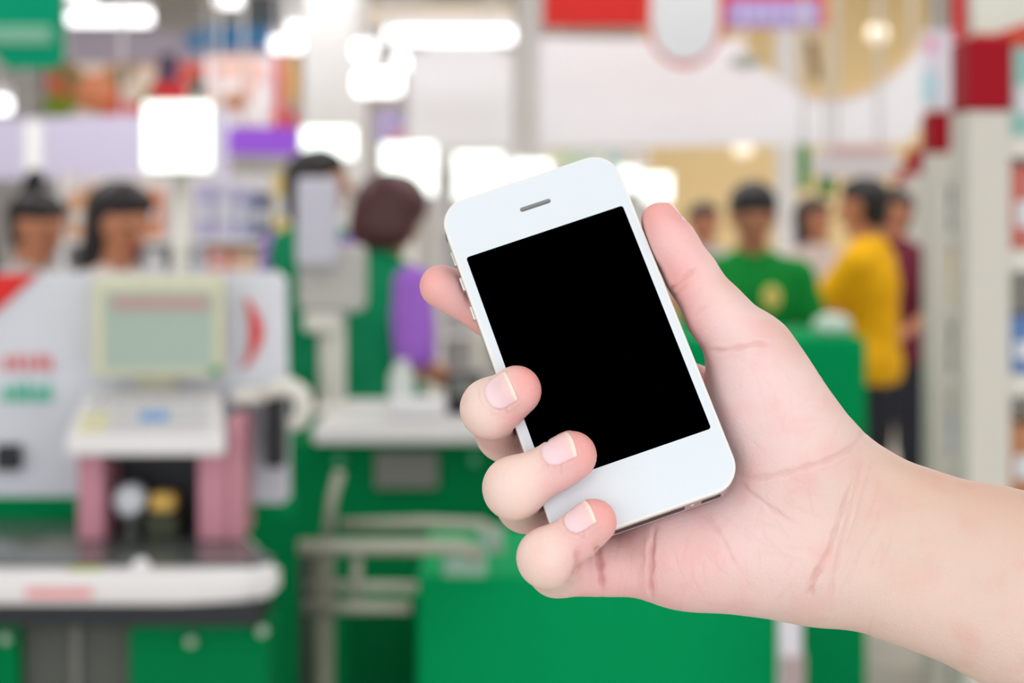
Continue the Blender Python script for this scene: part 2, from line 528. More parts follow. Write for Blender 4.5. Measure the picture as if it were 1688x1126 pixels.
for pts, dep, wd, rd in creases:
    lo = np.min(pts, 0) - 40; hi = np.max(pts, 0) + 40
    m = np.where(front & (UV > lo).all(1) & (UV < hi).all(1) & (V[:, 2] < 16))[0]
    d, al = seg_dist(UV[m], pts)
    d = d + 2.2 * np.sin(UV[m] @ np.array([0.11, 0.07])) * np.sin(UV[m] @ np.array([-0.05, 0.13])); wd = wd * 0.72; rd = rd * 0.65
    fade = np.clip(np.minimum(al, 1 - al) * 5 + 0.15, 0, 1)
    disp[m] -= dep * fade * np.exp(-(d / wd) ** 2)
    disp[m] += 0.22 * dep * fade * np.exp(-((d - 2.6 * wd) / (1.3 * wd)) ** 2)
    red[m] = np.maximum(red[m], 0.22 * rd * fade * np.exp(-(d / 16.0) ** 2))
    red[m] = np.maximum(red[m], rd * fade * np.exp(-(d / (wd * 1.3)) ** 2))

# fine lines that cross the palm and the wrist
rl = random.Random(11)
def fine(n, cu, cv, su, sv, ang, spread, ln, dep, rd):
    for _ in range(n):
        u, v = rl.gauss(cu, su), rl.gauss(cv, sv); a = math.radians(ang + rl.gauss(0, spread)); L = ln * rl.uniform(0.5, 1.4)
        bend = rl.uniform(-0.25, 0.25)
        pts = [(u + math.cos(a + bend * t) * L * t, v + math.sin(a + bend * t) * L * t) for t in (-0.5, -0.17, 0.17, 0.5)]
        lo = np.min(pts, 0) - 12; hi = np.max(pts, 0) + 12
        m = np.where(front & (UV > lo).all(1) & (UV < hi).all(1) & (V[:, 2] < 16))[0]
        if len(m) == 0: continue
        d, al = seg_dist(UV[m], pts)
        f_ = np.clip(np.minimum(al, 1 - al) * 4, 0, 1)
        disp[m] -= dep * f_ * np.exp(-(d / 2.4) ** 2)
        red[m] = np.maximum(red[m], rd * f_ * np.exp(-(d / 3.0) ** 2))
fine(26, 1410, 860, 22, 70, 108, 9, 90, 0.10, 0.10)
fine(16, 1350, 700, 40, 50, 150, 22, 70, 0.08, 0.06)
fine(16, 1260, 680, 40, 50, 80, 25, 60, 0.07, 0.05)
fine(20, 1270, 880, 50, 45, 50, 30, 70, 0.09, 0.09)
fine(12, 1160, 930, 40, 25, 95, 14, 60, 0.09, 0.09)
fine(10, 1030, 940, 22, 20, 95, 10, 45, 0.10, 0.10)
fine(8, 1150, 480, 20, 20, 140, 15, 40, 0.08, 0.06)
fine(7, 790, 655, 10, 12, 70, 25, 24, 0.06, 0.03)
fine(7, 830, 790, 12, 12, 65, 25, 24, 0.06, 0.03)
fine(7, 885, 905, 10, 12, 65, 25, 24, 0.06, 0.03)
# tendons of the wrist and a little unevenness
for pts, dep, wd in (([(1395, 800), (1500, 850), (1640, 900)], 0.5, 16), ([(1380, 860), (1480, 900), (1600, 945)], 0.5, 14), ([(1450, 770), (1540, 800)], 0.4, 14)):
    d, al = seg_dist(UV, pts)
    m = front & (d < 60)
    disp[m] += (dep * np.clip(np.minimum(al, 1 - al) * 4, 0, 1) * np.exp(-(d / wd) ** 2))[m]

# nails: plates that follow the last joint
nails = []
def nail(fname, nc, up_deg, s0, s1, half_deg):
    """A nail on the finger's last joint: from s0 to s1 mm measured back from the finger's end, half_deg either side of its middle."""
    js, rs = chains[fname]
    tip, dip = js[3], js[2]
    a = (tip - dip) / np.linalg.norm(tip - dip)
    zc = np.array([0, 0, 1.0]); zc = zc - a * (zc @ a); zc /= np.linalg.norm(zc)
    side = np.cross(a, zc); side *= np.sign(side[1])
    end = tip + a * rs[3]
    ns, nt = 22, 20
    ss = np.linspace(0, 1, ns); tt = np.linspace(-1, 1, nt)
    G = np.zeros((ns, nt, 3)); DIRS = np.zeros((ns, nt, 3))
    for j, t in enumerate(tt):
        back = s0 + (1 - math.sqrt(max(0, 1 - (abs(t) ** 2.4)))) * (s0 - s1) * -0.42
        frt = s1 + 1.1 * t * t
        for i, s in enumerate(ss):
            ang = math.radians(up_deg + t * half_deg * (0.95 + 0.05 * s))
            n = zc * math.cos(ang) + side * math.sin(ang)
            back_i = back
            G[i, j] = end - a * (back_i + (frt - back_i) * s); DIRS[i, j] = n
    # drop each point on to the skin
    lo = np.zeros((ns, nt)); hi = np.full((ns, nt), 16.0)
    for _ in range(26):
        mid = (lo + hi) / 2
        ins = hf.sample(G + DIRS * mid[..., None]) < 0
        lo = np.where(ins, mid, lo); hi = np.where(ins, hi, mid)
    rad = hi
    # the plate is straighter along the finger than the pulp below it
    r0 = rad[int(ns * 0.35)].copy()
    base = np.linspace(0, 1, ns)[:, None]
    lift = np.maximum(rad, (r0[None, :] * 0.97 - base * 0.25))
    lift = 0.45 * rad + 0.55 * lift
    top = G + DIRS * (lift + 0.22)[..., None]
    # thin at the cuticle, sunk at the sides
    tv = np.abs(tt)[None, :]
    sink = 0.42 * np.clip((tv - 0.75) / 0.25, 0, 1) ** 2 * np.clip(1.15 - base, 0, 1) + 0.42 * np.clip(1 - base / 0.10, 0, 1)
    top = top - DIRS * sink[..., None]
    bot = top - DIRS * 0.9
    nails.append((fname, top, bot, ss, tt))
    # the skin bed lies a little lower under the plate and swells beside it
    flat = top.reshape(-1, 3)
    near = np.where(np.linalg.norm(V - tip, axis=1) < 22)[0]
    for c in np.array_split(near, max(1, len(near) // 400)):
        dd = np.linalg.norm(V[c][:, None, :] - flat[None], axis=2)
        dm = dd.min(1); am = dd.argmin(1)
        ii, jj = am // nt, am % nt
        inner = (ii > 0) & (ii < ns - 1) & (jj > 0) & (jj < nt - 1)
        dn = (N[c] * DIRS.reshape(-1, 3)[am]).sum(1) > 0.3
        disp[c] -= np.where(inner & dn, 0.35, 0.0)
        disp[c] += np.where(~inner & dn, 0.26 * np.exp(-((dm - 0.9) / 0.8) ** 2), 0.0)
        red[c] = np.maximum(red[c], np.where(~inner & dn, 0.3 * np.exp(-(dm / 0.8) ** 2), 0))
chains['thumb'] = ([None, None, th[2], th[0]], (0, 0, tr[2], tr[0]))
nail('thumb', None, 104, 13.5, 1.6, 46)
nail('index', None, 178, 12.0, 2.4, 44)
nail('middle', None, 6, 12.6, 3.4, 44)
nail('ring', None, 24, 13.8, 3.4, 45)
nail('pinky', None, 30, 12.6, 3.2, 46)

V = V + N * disp[:, None]

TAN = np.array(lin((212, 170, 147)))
# skin colour: pinker at the tips and over the palm, paler on the arm
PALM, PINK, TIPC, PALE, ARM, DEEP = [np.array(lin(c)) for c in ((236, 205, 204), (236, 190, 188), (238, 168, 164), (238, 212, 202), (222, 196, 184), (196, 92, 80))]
spots = [(1250, 660, 0, 20, PALM, 1), (1230, 880, -9, 20, PALM, 1), (1330, 900, -8, 12, PALM, 1), (1330, 700, 0, 18, PALM, 1), (1130, 930, -12, 14, PINK, 1.0),
         (1020, 930, -15, 10, PINK, 1.2), (1480, 880, 0, 22, ARM, 1.2), (1600, 950, 0, 40, ARM, 1.2), (1800, 1000, 0, 70, ARM, 1), (1440, 760, -4, 14, ARM, 0.7),
         (1085, 350, 0, 9, TIPC, 1.3), (1105, 400, 2, 9, PINK, 1.3), (1112, 470, 2, 8, TIPC, 0.9), (1170, 490, 4, 12, PALM, 1.0), (1120, 520, 2, 9, TIPC, 0.7),
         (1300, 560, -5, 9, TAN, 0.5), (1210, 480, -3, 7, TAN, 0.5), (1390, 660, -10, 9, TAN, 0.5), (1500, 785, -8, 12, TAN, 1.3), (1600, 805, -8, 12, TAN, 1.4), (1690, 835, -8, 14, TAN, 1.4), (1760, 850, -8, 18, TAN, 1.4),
         (705, 470, -8, 8, TIPC, 0.9), (745, 490, -8, 9, PINK, 1.0), (780, 520, -8, 8, TIPC, 0.8),
         (886, 640, 8, 6.0, TIPC, 1.5), (972, 745, 8, 6.2, TIPC, 1.5), (1004, 843, 8, 6.0, TIPC, 1.5), (860, 672, 8, 5.0, PINK, 1.2), (935, 785, 8, 6.0, PINK, 1.2), (965, 885, 8, 6.0, PINK, 1.2),
         (790, 650, 4, 8, PALE, 1.6), (835, 770, 4, 9, PALE, 1.6), (880, 890, 4, 8, PALE, 1.6), (800, 720, -6, 8, PINK, 0.8), (835, 840, -6, 9, PALE, 0.9), (890, 950, -8, 9, PALE, 1.0),
         (860, 690, 2, 5, TIPC, 0.8), (920, 800, 2, 6, PINK, 1.0), (950, 895, 2, 6, PINK, 1.0), (1215, 790, -4, 5, TIPC, 1.0), (1160, 610, -14, 8, TIPC, 1.0),
         (1000, 560, -22, 16, PINK, 1.0), (1000, 760, -30, 25, PINK, 1.0), (900, 750, -30, 14, PALE, 1.0)]
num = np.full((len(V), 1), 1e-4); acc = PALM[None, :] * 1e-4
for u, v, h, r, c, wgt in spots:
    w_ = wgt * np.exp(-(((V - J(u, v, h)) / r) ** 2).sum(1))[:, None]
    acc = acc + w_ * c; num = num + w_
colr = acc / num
rng = np.random.default_rng(4)
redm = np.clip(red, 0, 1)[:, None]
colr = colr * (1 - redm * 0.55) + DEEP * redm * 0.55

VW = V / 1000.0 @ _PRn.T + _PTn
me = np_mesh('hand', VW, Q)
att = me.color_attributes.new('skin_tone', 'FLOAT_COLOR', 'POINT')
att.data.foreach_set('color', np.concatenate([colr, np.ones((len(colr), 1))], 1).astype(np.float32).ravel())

def skin_mat(name, attr=None, rgb=(220, 180, 160), sss=0.25, scale=0.0022, rough=0.48, bump=0.22):
    m = bpy.data.materials.new(name); m.use_nodes = True
    nt = m.node_tree; b = nt.nodes['Principled BSDF']
    b.inputs['Roughness'].default_value = rough
    b.inputs['Specular IOR Level'].default_value = 0.35
    b.inputs['Subsurface Weight'].default_value = sss
    b.inputs['Subsurface Radius'].default_value = (1.0, 0.4, 0.25)
    b.inputs['Subsurface Scale'].default_value = scale
    tc = nt.nodes.new('ShaderNodeTexCoord')
    nz = nt.nodes.new('ShaderNodeTexNoise'); nz.inputs['Scale'].default_value = 80; nz.inputs['Detail'].default_value = 4
    nt.links.new(tc.outputs['Object'], nz.inputs['Vector'])
    if attr:
        at = nt.nodes.new('ShaderNodeAttribute'); at.attribute_name = attr
        src = at.outputs['Color']
    else:
        rg = nt.nodes.new('ShaderNodeRGB'); rg.outputs[0].default_value = (*lin(rgb), 1); src = rg.outputs[0]
    mp = nt.nodes.new('ShaderNodeMapRange'); mp.inputs['From Min'].default_value = 0.5; mp.inputs['From Max'].default_value = 0.75
    mp.inputs['To Max'].default_value = 0.75
    nt.links.new(nz.outputs['Fac'], mp.inputs['Value'])
    mx = nt.nodes.new('ShaderNodeMix'); mx.data_type = 'RGBA'; mx.blend_type = 'MULTIPLY'
    mx.inputs[7].default_value = (1.0, 0.83, 0.84, 1)
    nt.links.new(mp.outputs[0], mx.inputs[0]); nt.links.new(src, mx.inputs[6])
    nt.links.new(mx.outputs[2], b.inputs['Base Color'])
    n2 = nt.nodes.new('ShaderNodeTexNoise'); n2.inputs['Scale'].default_value = 900; n2.inputs['Detail'].default_value = 3
    v2 = nt.nodes.new('ShaderNodeTexVoronoi'); v2.inputs['Scale'].default_value = 1100
    nt.links.new(tc.outputs['Object'], n2.inputs['Vector']); nt.links.new(tc.outputs['Object'], v2.inputs['Vector'])
    ad = nt.nodes.new('ShaderNodeMath'); ad.operation = 'ADD'
    nt.links.new(n2.outputs['Fac'], ad.inputs[0]); nt.links.new(v2.outputs['Distance'], ad.inputs[1])
    bp = nt.nodes.new('ShaderNodeBump'); bp.inputs['Strength'].default_value = bump; bp.inputs['Distance'].default_value = 0.0004
    nt.links.new(ad.outputs[0], bp.inputs['Height']); nt.links.new(bp.outputs['Normal'], b.inputs['Normal'])
    return m

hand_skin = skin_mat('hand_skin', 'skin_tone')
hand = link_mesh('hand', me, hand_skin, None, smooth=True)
tag(hand, 'bare right hand and forearm gripping the white phone, palm turned to the viewer', 'hand')

nail_m = skin_mat('nail_plate', 'nail_tone', sss=0.15, scale=0.0012, rough=0.28, bump=0.02)
for fname, top, bot, ss, tt in nails:
    ns, nt = len(ss), len(tt)
    A = np.concatenate([top.reshape(-1, 3), bot.reshape(-1, 3)]) / 1000.0 @ _PRn.T + _PTn
    o2 = ns * nt; faces = []
    for i in range(ns - 1):
        for j in range(nt - 1):
            p, q, r, s = i * nt + j, i * nt + j + 1, (i + 1) * nt + j + 1, (i + 1) * nt + j
            faces.append((p, q, r, s)); faces.append((o2 + s, o2 + r, o2 + q, o2 + p))
    ring = [j for j in range(nt)] + [i * nt + nt - 1 for i in range(1, ns)] + [(ns - 1) * nt + j for j in range(nt - 2, -1, -1)] + [i * nt for i in range(ns - 2, 0, -1)]
    for a, b in zip(ring, ring[1:] + ring[:1]):
        faces.append((b, a, o2 + a, o2 + b))
    nme = np_mesh('fingernail', A, np.array(faces))
    bmn = bmesh.new(); bmn.from_mesh(nme); bmesh.ops.recalc_face_normals(bmn, faces=bmn.faces); bmn.to_mesh(nme); bmn.free()
    c0, c1, c2 = [np.array(lin(c)) for c in ((240, 212, 218), (242, 204, 204), (244, 228, 214))]
    cols = []
    for i, s in enumerate(ss):
        for j, t in enumerate(tt):
            c = c0 + (c1 - c0) * min(1, max(0, (s - 0.25) * 1.6))
            e_ = 0.89 - 0.05 * t * t
            f_ = min(1, max(0, (s - e_ - 0.0) / 0.03))
            cols.append(np.append(c * (1 - f_) + c2 * f_, 1.0))
    cols = np.array(cols + cols, np.float32)
    na = nme.color_attributes.new('nail_tone', 'FLOAT_COLOR', 'POINT'); na.data.foreach_set('color', cols.ravel())
    no = link_mesh('fingernail', nme, nail_m, hand, smooth=True)
    no['label'] = 'short bare nail with a pale free edge'
# ------------------------------------------------------------------ the shop: shell
CEIL = 4.0
def plane_box(name, lo, hi, m):
    o = box(name, lo, hi, m); o['kind'] = 'structure'; return o

floor_m = mat('floor_tile', (205, 200, 190), 0.25, 0.5, noise=0.05, nscale=2)
ceil_m = mat('ceiling_board', (222, 216, 208), 0.8, 0.2, noise=0.03, nscale=1)
wall_m = mat('wall_paint', (226, 224, 224), 0.8, 0.2, noise=0.03, nscale=1)
tan_m = mat('tan_wall', (242, 214, 162), 0.8, 0.2, noise=0.05, nscale=1)
plane_box('floor', (-8, -3, -0.1), (9.5, 24, 0), floor_m)
plane_box('ceiling', (-8, -3, CEIL), (9.5, 24, CEIL + 0.1), ceil_m)
plane_box('wall_back', (-8, 24, 0), (9.5, 24.15, CEIL), wall_m)
plane_box('wall_left', (-8.15, -3, 0), (-8, 24, CEIL), wall_m)
plane_box('wall_right', (9.5, -3, 0), (9.65, 24, CEIL), wall_m)
for n, (u0, u1, d, t) in enumerate(((500, 598, 15.5, 0.45), (853, 893, 14.2, 0.2), (1283, 1312, 13.5, 0.15)), 1):
    a, b = P(u0, 0, d), P(u1, 0, d)
    plane_box('column_%d' % n, (a.x, d, 0), (b.x, d + t, CEIL), wall_m)
a, b = P(1060, 0, 19.0), P(1530, 0, 19.0)
plane_box('partition_wall', (a.x, 19.0, 0), (b.x, 19.2, CEIL), tan_m)

# ------------------------------------------------------------------ materials of the fittings
green_m = mat('till_green', (0, 154, 90), 0.8, 0.06, noise=0.05, nscale=6)
green_shade = mat('shaded_green_laminate', (0, 120, 68), 0.8, 0.06, noise=0.06, nscale=6)  # till green with the shadow on the cabinets darkened into its colour
white_m = mat('white_laminate', (236, 234, 236), 0.35, 0.4, noise=0.02)
offw_m = mat('off_white_plastic', (226, 224, 216), 0.45, 0.4, noise=0.02)
cool_m = mat('cool_white_board', (222, 226, 236), 0.5, 0.3, noise=0.02)
cream_m = mat('cream_plastic', (214, 214, 188), 0.5, 0.3, noise=0.03)
grey_m = mat('grey_panel', (122, 122, 118), 0.5, 0.3, noise=0.05)
dark_m = mat('charcoal_plastic', (40, 42, 46), 0.45, 0.3, noise=0.06)
pink_m = mat('pink_laminate', (206, 142, 158), 0.45, 0.3, noise=0.04)
red_m = mat('sign_red', (226, 40, 36), 0.5, 0.3, noise=0.03)
crim_m = mat('crimson_cap', (160, 10, 32), 0.6, 0.15, noise=0.04)
metal_m = mat('satin_steel', (190, 186, 176), 0.35, 0.5, metal=0.6, noise=0.05)
belt_m = mat('belt_rubber', (84, 92, 90), 0.16, 0.6, noise=0.08)
lav_m = mat('lavender_board', (214, 208, 236), 0.6, 0.3, noise=0.03)
purple_m = mat('purple_board', (150, 84, 218), 0.5, 0.3, noise=0.05)
glow_m = mat('lit_diffuser', (245, 248, 246), 0.5, 0.3, noise=0.0, emit=1.5, emit_rgb=(240, 255, 246))
tube_m = mat('lit_tube', (250, 250, 255), 0.5, 0.3, noise=0.0, emit=1.8, emit_rgb=(250, 250, 255))

def print_mat(name, cols, scale=6.0):
    """Printed picture: soft patches of the given colours."""
    m = bpy.data.materials.new(name); m.use_nodes = True
    nt = m.node_tree; b = nt.nodes['Principled BSDF']; b.inputs['Roughness'].default_value = 0.5
    tc = nt.nodes.new('ShaderNodeTexCoord'); vo = nt.nodes.new('ShaderNodeTexVoronoi'); vo.inputs['Scale'].default_value = scale
    sp = nt.nodes.new('ShaderNodeSeparateColor'); rp = nt.nodes.new('ShaderNodeValToRGB')
    rp.color_ramp.interpolation = 'CONSTANT'
    el = rp.color_ramp.elements
    while len(el) < len(cols): el.new(0.5)
    for i, c in enumerate(cols):
        el[i].position = i / len(cols); el[i].color = (*lin(c), 1)
    nt.links.new(tc.outputs['Object'], vo.inputs['Vector']); nt.links.new(vo.outputs['Color'], sp.inputs[0])
    nt.links.new(sp.outputs[0], rp.inputs[0]); nt.links.new(rp.outputs[0], b.inputs['Base Color'])
    return m

def base_of(u, d, z=0.0):
    q = P(u, 0, d); return Vector((q.x, d, z))

# ------------------------------------------------------------------ front till, on the near side
T = empty('checkout_counter', base_of(200, 3.3), 'green checkout counter with a white rounded worktop edge and rubber belt, nearest till', 'counter')
xr = P(455, 0, 3.1).x; xl = -1.25
bm = bmesh.new()
ol = [(xl, 3.1), (xr - 0.16, 3.1), (xr - 0.05, 3.125), (xr - 0.01, 3.16), (xr - 0.005, 3.2), (xr - 0.05, 3.3), (xr - 0.14, 3.6), (xr - 0.22, 3.95), (xl, 3.95)]
lo_ = [bm.verts.new((x, y, 0.866)) for x, y in ol]; hi_ = [bm.verts.new((x, y, 0.918)) for x, y in ol]
bm.faces.new(lo_[::-1]); bm.faces.new(hi_)
for k in range(len(ol)): bm.faces.new((lo_[k], lo_[(k+1) % len(ol)], hi_[(k+1) % len(ol)], hi_[k]))
bmesh.ops.bevel(bm, geom=[e for e in bm.edges if abs(e.verts[0].co.z - e.verts[1].co.z) < 1e-5], offset=0.012, segments=3, affect='EDGES')
from_bm('worktop', bm, white_m, T)
bm = bmesh.new(); bo = [(xl, 3.15), (xr - 0.04, 3.15), (xr - 0.015, 3.2), (xr - 0.06, 3.3), (xr - 0.15, 3.6), (xr - 0.23, 3.93), (xl, 3.93)]
lo_ = [bm.verts.new((x, y, 0.9184)) for x, y in bo]; hi_ = [bm.verts.new((x, y, 0.924)) for x, y in bo]
bm.faces.new(lo_[::-1]); bm.faces.new(hi_)
for k in range(len(bo)): bm.faces.new((lo_[k], lo_[(k+1) % len(bo)], hi_[(k+1) % len(bo)], hi_[k]))
from_bm('belt', bm, belt_m, T)
box('painted_shadow_strip', (xl, 3.125, 0.828), (xr - 0.03, 3.3, 0.8655), dark_m, T)  # added dark strip that paints the shade under the worktop edge
xa, xb = P(30, 0, 3.16).x, P(212, 0, 3.16).x
box('cabinet_front', (xb, 3.16, 0.06), (xr - 0.02, 3.3, 0.827), green_shade, T, 0.004)
box('cabinet_side', (xl, 3.16, 0.06), (xa, 3.3, 0.827), green_shade, T, 0.004)
box('kick_panel', (xa, 3.19, 0.06), (xb, 3.85, 0.827), mat('shaded_grey_panel', (88, 91, 86), 0.6, 0.2, noise=0.05), T, 0.004)  # panel grey darkened in its colour to paint the shadow on it
xs = P(118, 0, 3.17).x
box('panel_strip', (xs, 3.175, 0.06), (xs + 0.012, 3.19, 0.827), grey_m, T)
for u, v in ((315, 1057), (432, 1040), (10, 1052)):
    q = P(u, v, 3.15); bm = bmesh.new(); bm_lathe(bm, [(0.004, 0.012), (0.008, 0.006), (0.0095, 0.0), (0.007, -0.012), (0.003, -0.015)], q, 16, 'y')
    from_bm('knob', bm, mat('sage_knob', (176, 196, 178), 0.5, 0.3), T, True)
box('plinth', (xl, 3.22, 0), (xr - 0.04, 3.8, 0.06), dark_m, T)

# backing rail and advertising panel
ad = empty('advertising_panel', base_of(220, 3.6, 0.924), 'white advertising panel with a red corner and red and green lettering behind the till screen', 'panel')
def px_prism(name, pts, d, t, m, parent):
    bm = bmesh.new(); bm_prism(bm, [(P(u, v, d).x, P(u, v, d).z) for u, v in pts], d, d + t)
    return from_bm(name, bm, m, parent)
px_prism('board', [(-90, 452), (455, 448), (470, 460), (476, 820), (466, 830), (398, 830), (396, 818), (122, 818), (-90, 818)], 3.56, 0.03, cool_m, ad)
px_prism('red_corner', [(-90, 453), (62, 451), (-10, 515), (-90, 540)], 3.548, 0.012, red_m, ad)
px_prism('green_rail', [(-90, 822), (480, 822), (480, 855), (-90, 855)], 3.6, 0.05, green_m, ad)
cres = [(393 + 3, 606)] + [(404 + 28 * math.sin(math.pi * t), 490 + 116 * (1 - t)) for t in [k / 10 for k in range(11)]] + [(404 + 9 * math.sin(math.pi * t), 490 + 116 * t) for t in [k / 10 for k in range(1, 10)]]
px_prism('red_crescent', cres, 3.548, 0.012, red_m, ad)
pinkish = mat('faded_red_print', (232, 120, 120), 0.5, 0.3, noise=0.05)
greenish = mat('faded_green_print', (96, 196, 166), 0.5, 0.3, noise=0.05)
for i, u in enumerate((4, 22, 40, 58, 74)):
    px_prism('letter_stroke', [(u, 588), (u + 9, 588 - (i % 2) * 6), (u + 10, 612), (u + 3, 612)], 3.552, 0.008, pinkish, ad)
for i, u in enumerate((2, 20, 36, 54, 70)):
    px_prism('letter_stroke', [(u, 646), (u + 6, 636 - (i % 3) * 5), (u + 13, 640), (u + 14, 662), (u + 2, 662)], 3.552, 0.008, greenish, ad)
slab('socket_box', -10, 734, 32, 776, 3.535, 0.025, dark_m, ad, 0.004)

# pink register stand
st = empty('register_stand', base_of(250, 3.4, 0.924), 'pink register stand with a dark open bay on the nearest till', 'stand')
zb = 0.9245
def stand_panel(u0, u1, vt, d0, d1):
    a, b = P(u0, vt, d0), P(u1, vt, d0)
    box('side_panel', (a.x, d0, zb), (b.x, d1, a.z), pink_m, st, 0.003)
stand_panel(128, 170, 747, 3.36, 3.52); stand_panel(326, 374, 747, 3.36, 3.52); stand_panel(376, 398, 690, 3.36, 3.52)
a, b = P(168, 732, 3.5), P(330, 732, 3.5)
box('bay_back', (a.x, 3.5, zb), (b.x, 3.52, a.z), dark_m, st)
a, b = P(168, 748, 3.36), P(328, 748, 3.36)
box('bay_roof', (a.x, 3.37, a.z - 0.012), (b.x, 3.5, a.z), dark_m, st)
# what lies in the bay
q = P(216, 838, 3.42)
bm = bmesh.new(); bm_lathe(bm, [(0.012, -0.03), (0.026, -0.028), (0.028, 0.0), (0.026, 0.026), (0.012, 0.028), (0.008, 0.01)], (q.x, 3.42, zb + 0.0645), 20, 'y')
o = from_bm('paper_roll', bm, mat('paper_white', (226, 230, 236), 0.8, 0.2, noise=0.04), None, True)
tag(o, 'white paper roll on a small dish in the dark bay of the pink stand', 'paper roll')
bm = bmesh.new(); bm_lathe(bm, [(0.012, 0), (0.016, 0.004), (0.006, 0.008), (0.006, 0.026), (0.024, 0.032), (0.026, 0.036)], (q.x, 3.42, zb), 16)
o = from_bm('small_dish', bm, grey_m, None, True); tag(o, 'grey footed dish under the white paper roll', 'dish')
q = P(270, 842, 3.42)
bm = bmesh.new(); bm_box(bm, (q.x - 0.022, 3.39, zb + 0.0425), (q.x + 0.024, 3.44, zb + 0.078), 0.012, 3)
o = from_bm('sponge', bm, mat('yellow_sponge', (226, 186, 104), 0.9, 0.1, noise=0.15, nscale=120), None, True); tag(o, 'yellow sponge on a dark block in the bay of the pink stand', 'sponge')
bm = bmesh.new(); bm_box(bm, (q.x - 0.026, 3.385, zb), (q.x + 0.028, 3.445, zb + 0.042), 0.004)
o = from_bm('storage_block', bm, mat('olive_block', (70, 76, 60), 0.6, 0.2)); tag(o, 'dark olive block under the yellow sponge in the stand', 'block')

# keyboard unit and screen
kb = empty('till_keyboard', P(240, 750, 3.36), 'white sloping till keyboard with one blue key, on the pink stand', 'keyboard')
A0, A1 = P(108, 752, 3.3), P(372, 752, 3.3)
B0, B1 = P(140, 640, 3.5), P(362, 640, 3.5)
zt = A0.z + 0.032
bm = bmesh.new()
vs = [bm.verts.new(c) for c in ((A0.x, 3.3, A0.z + 0.001), (A1.x, 3.3, A0.z + 0.001), (A1.x, 3.3, zt), (A0.x, 3.3, zt), (B0.x, 3.52, A0.z + 0.001), (B1.x, 3.52, A0.z + 0.001), (B1.x, 3.52, B0.z), (B0.x, 3.52, B0.z))]
for f in ((0, 1, 2, 3), (5, 4, 7, 6), (3, 2, 6, 7), (1, 5, 6, 2), (4, 0, 3, 7), (4, 5, 1, 0)): bm.faces.new([vs[i] for i in f])
bmesh.ops.bevel(bm, geom=list(bm.edges), offset=0.005, segments=2, affect='EDGES')
from_bm('keyboard_body', bm, white_m, kb)
key_m = mat('pale_key', (214, 214, 216), 0.5, 0.3, noise=0.02); blue_k = mat('blue_key', (104, 168, 224), 0.5, 0.3, noise=0.02); yel_k = mat('pale_yellow_key', (226, 224, 186), 0.5, 0.3, noise=0.02)
key_me = {}
for r in range(4):
    for c in range(9):
        t = (r + 0.7) / 5.0; s = (c + 0.6) / 9.4
        p0 = Vector((A0.x + 0.012, 3.3, zt)).lerp(Vector((B0.x + 0.01, 3.52, B0.z)), t)
        p1 = Vector((A1.x - 0.012, 3.3, zt)).lerp(Vector((B1.x - 0.01, 3.52, B0.z)), t)
        p = p0.lerp(p1, s)
        m = blue_k if (r, c) in ((1, 4), (1, 5)) else yel_k if c < 2 and r < 2 else key_m
        if m.name not in key_me:
            bm = bmesh.new(); bm_box(bm, (-0.010, -0.015, 0), (0.010, 0.015, 0.010), 0.002, 1)
            kme = bpy.data.meshes.new('key'); bm.to_mesh(kme); bm.free(); kme.materials.append(m); key_me[m.name] = kme
        ko = bpy.data.objects.new('key', key_me[m.name]); COL.objects.link(ko); ko.parent = kb
        ko.location = p - kb.location; ko.rotation_euler = (math.atan2(B0.z - zt, 0.22), 0, 0)

mo = empty('till_monitor', P(257, 640, 3.53), 'cream framed till screen showing a pale green page with a red band', 'monitor')
slab('monitor_body', 150, 456, 366, 622, 3.46, 0.05, cream_m, mo, 0.006)
slab('display', 172, 480, 350, 608, 3.455, 0.01, mat('pale_green_display', (170, 190, 178), 0.4, 0.3, noise=0.06, nscale=10), mo)
slab('display_band', 184, 488, 344, 512, 3.452, 0.006, mat('dull_red_band', (190, 160, 158), 0.5, 0.2), mo)
slab('brand_plate', 348, 606, 362, 618, 3.452, 0.01, green_m, mo)
slab('neck', 225, 620, 290, 660, 3.525, 0.025, cream_m, mo)

# hand scanner in its holder on the board's edge
hs = empty('hand_scanner', P(450, 775, 3.5), 'white hooked hand scanner in a black holder at the edge of the advertising panel', 'scanner')
slab('holder', 436, 652, 466, 772, 3.489, 0.07, dark_m, hs, 0.006)
bm = bmesh.new(); bm_tube(bm, [P(u, v, 3.47) for u, v in ((432, 652), (455, 640), (478, 638), (496, 650), (502, 672), (494, 694), (474, 702))], [0.012, 0.016, 0.018, 0.018, 0.018, 0.017, 0.012], 14)
from_bm('scanner_body', bm, offw_m, hs, True)
slab('bracket', 380, 646, 440, 664, 3.469, 0.09, offw_m, hs, 0.004)
# small things on the near worktop
bm = bmesh.new(); q = P(232, 940, 3.13); bm_lathe(bm, [(0.016, 0), (0.016, 0.004), (0.013, 0.010), (0.008, 0.016), (0.002, 0.018)], (q.x, 3.133, 0.9185), 18)
o = from_bm('call_button', bm, white_m, None, True); tag(o, 'small white domed button at the front edge of the nearest till', 'button')
a, b = P(110, 950, 3.12), P(165, 950, 3.12)
o = box('leaflet', (a.x, 3.115, 0.9182), (b.x, 3.147, 0.9192), mat('lime_leaflet', (190, 206, 96), 0.6, 0.2)); tag(o, 'lime green leaflet on the front edge of the nearest till', 'leaflet')
a, b = P(40, 975, 3.09), P(150, 975, 3.09)
o = box('price_strip', (a.x, 3.0965, 0.878), (b.x, 3.0995, 0.895), mat('pale_red_print', (236, 168, 172), 0.5, 0.2)); tag(o, 'pale red printed strip along the white edge of the nearest till', 'price strip')

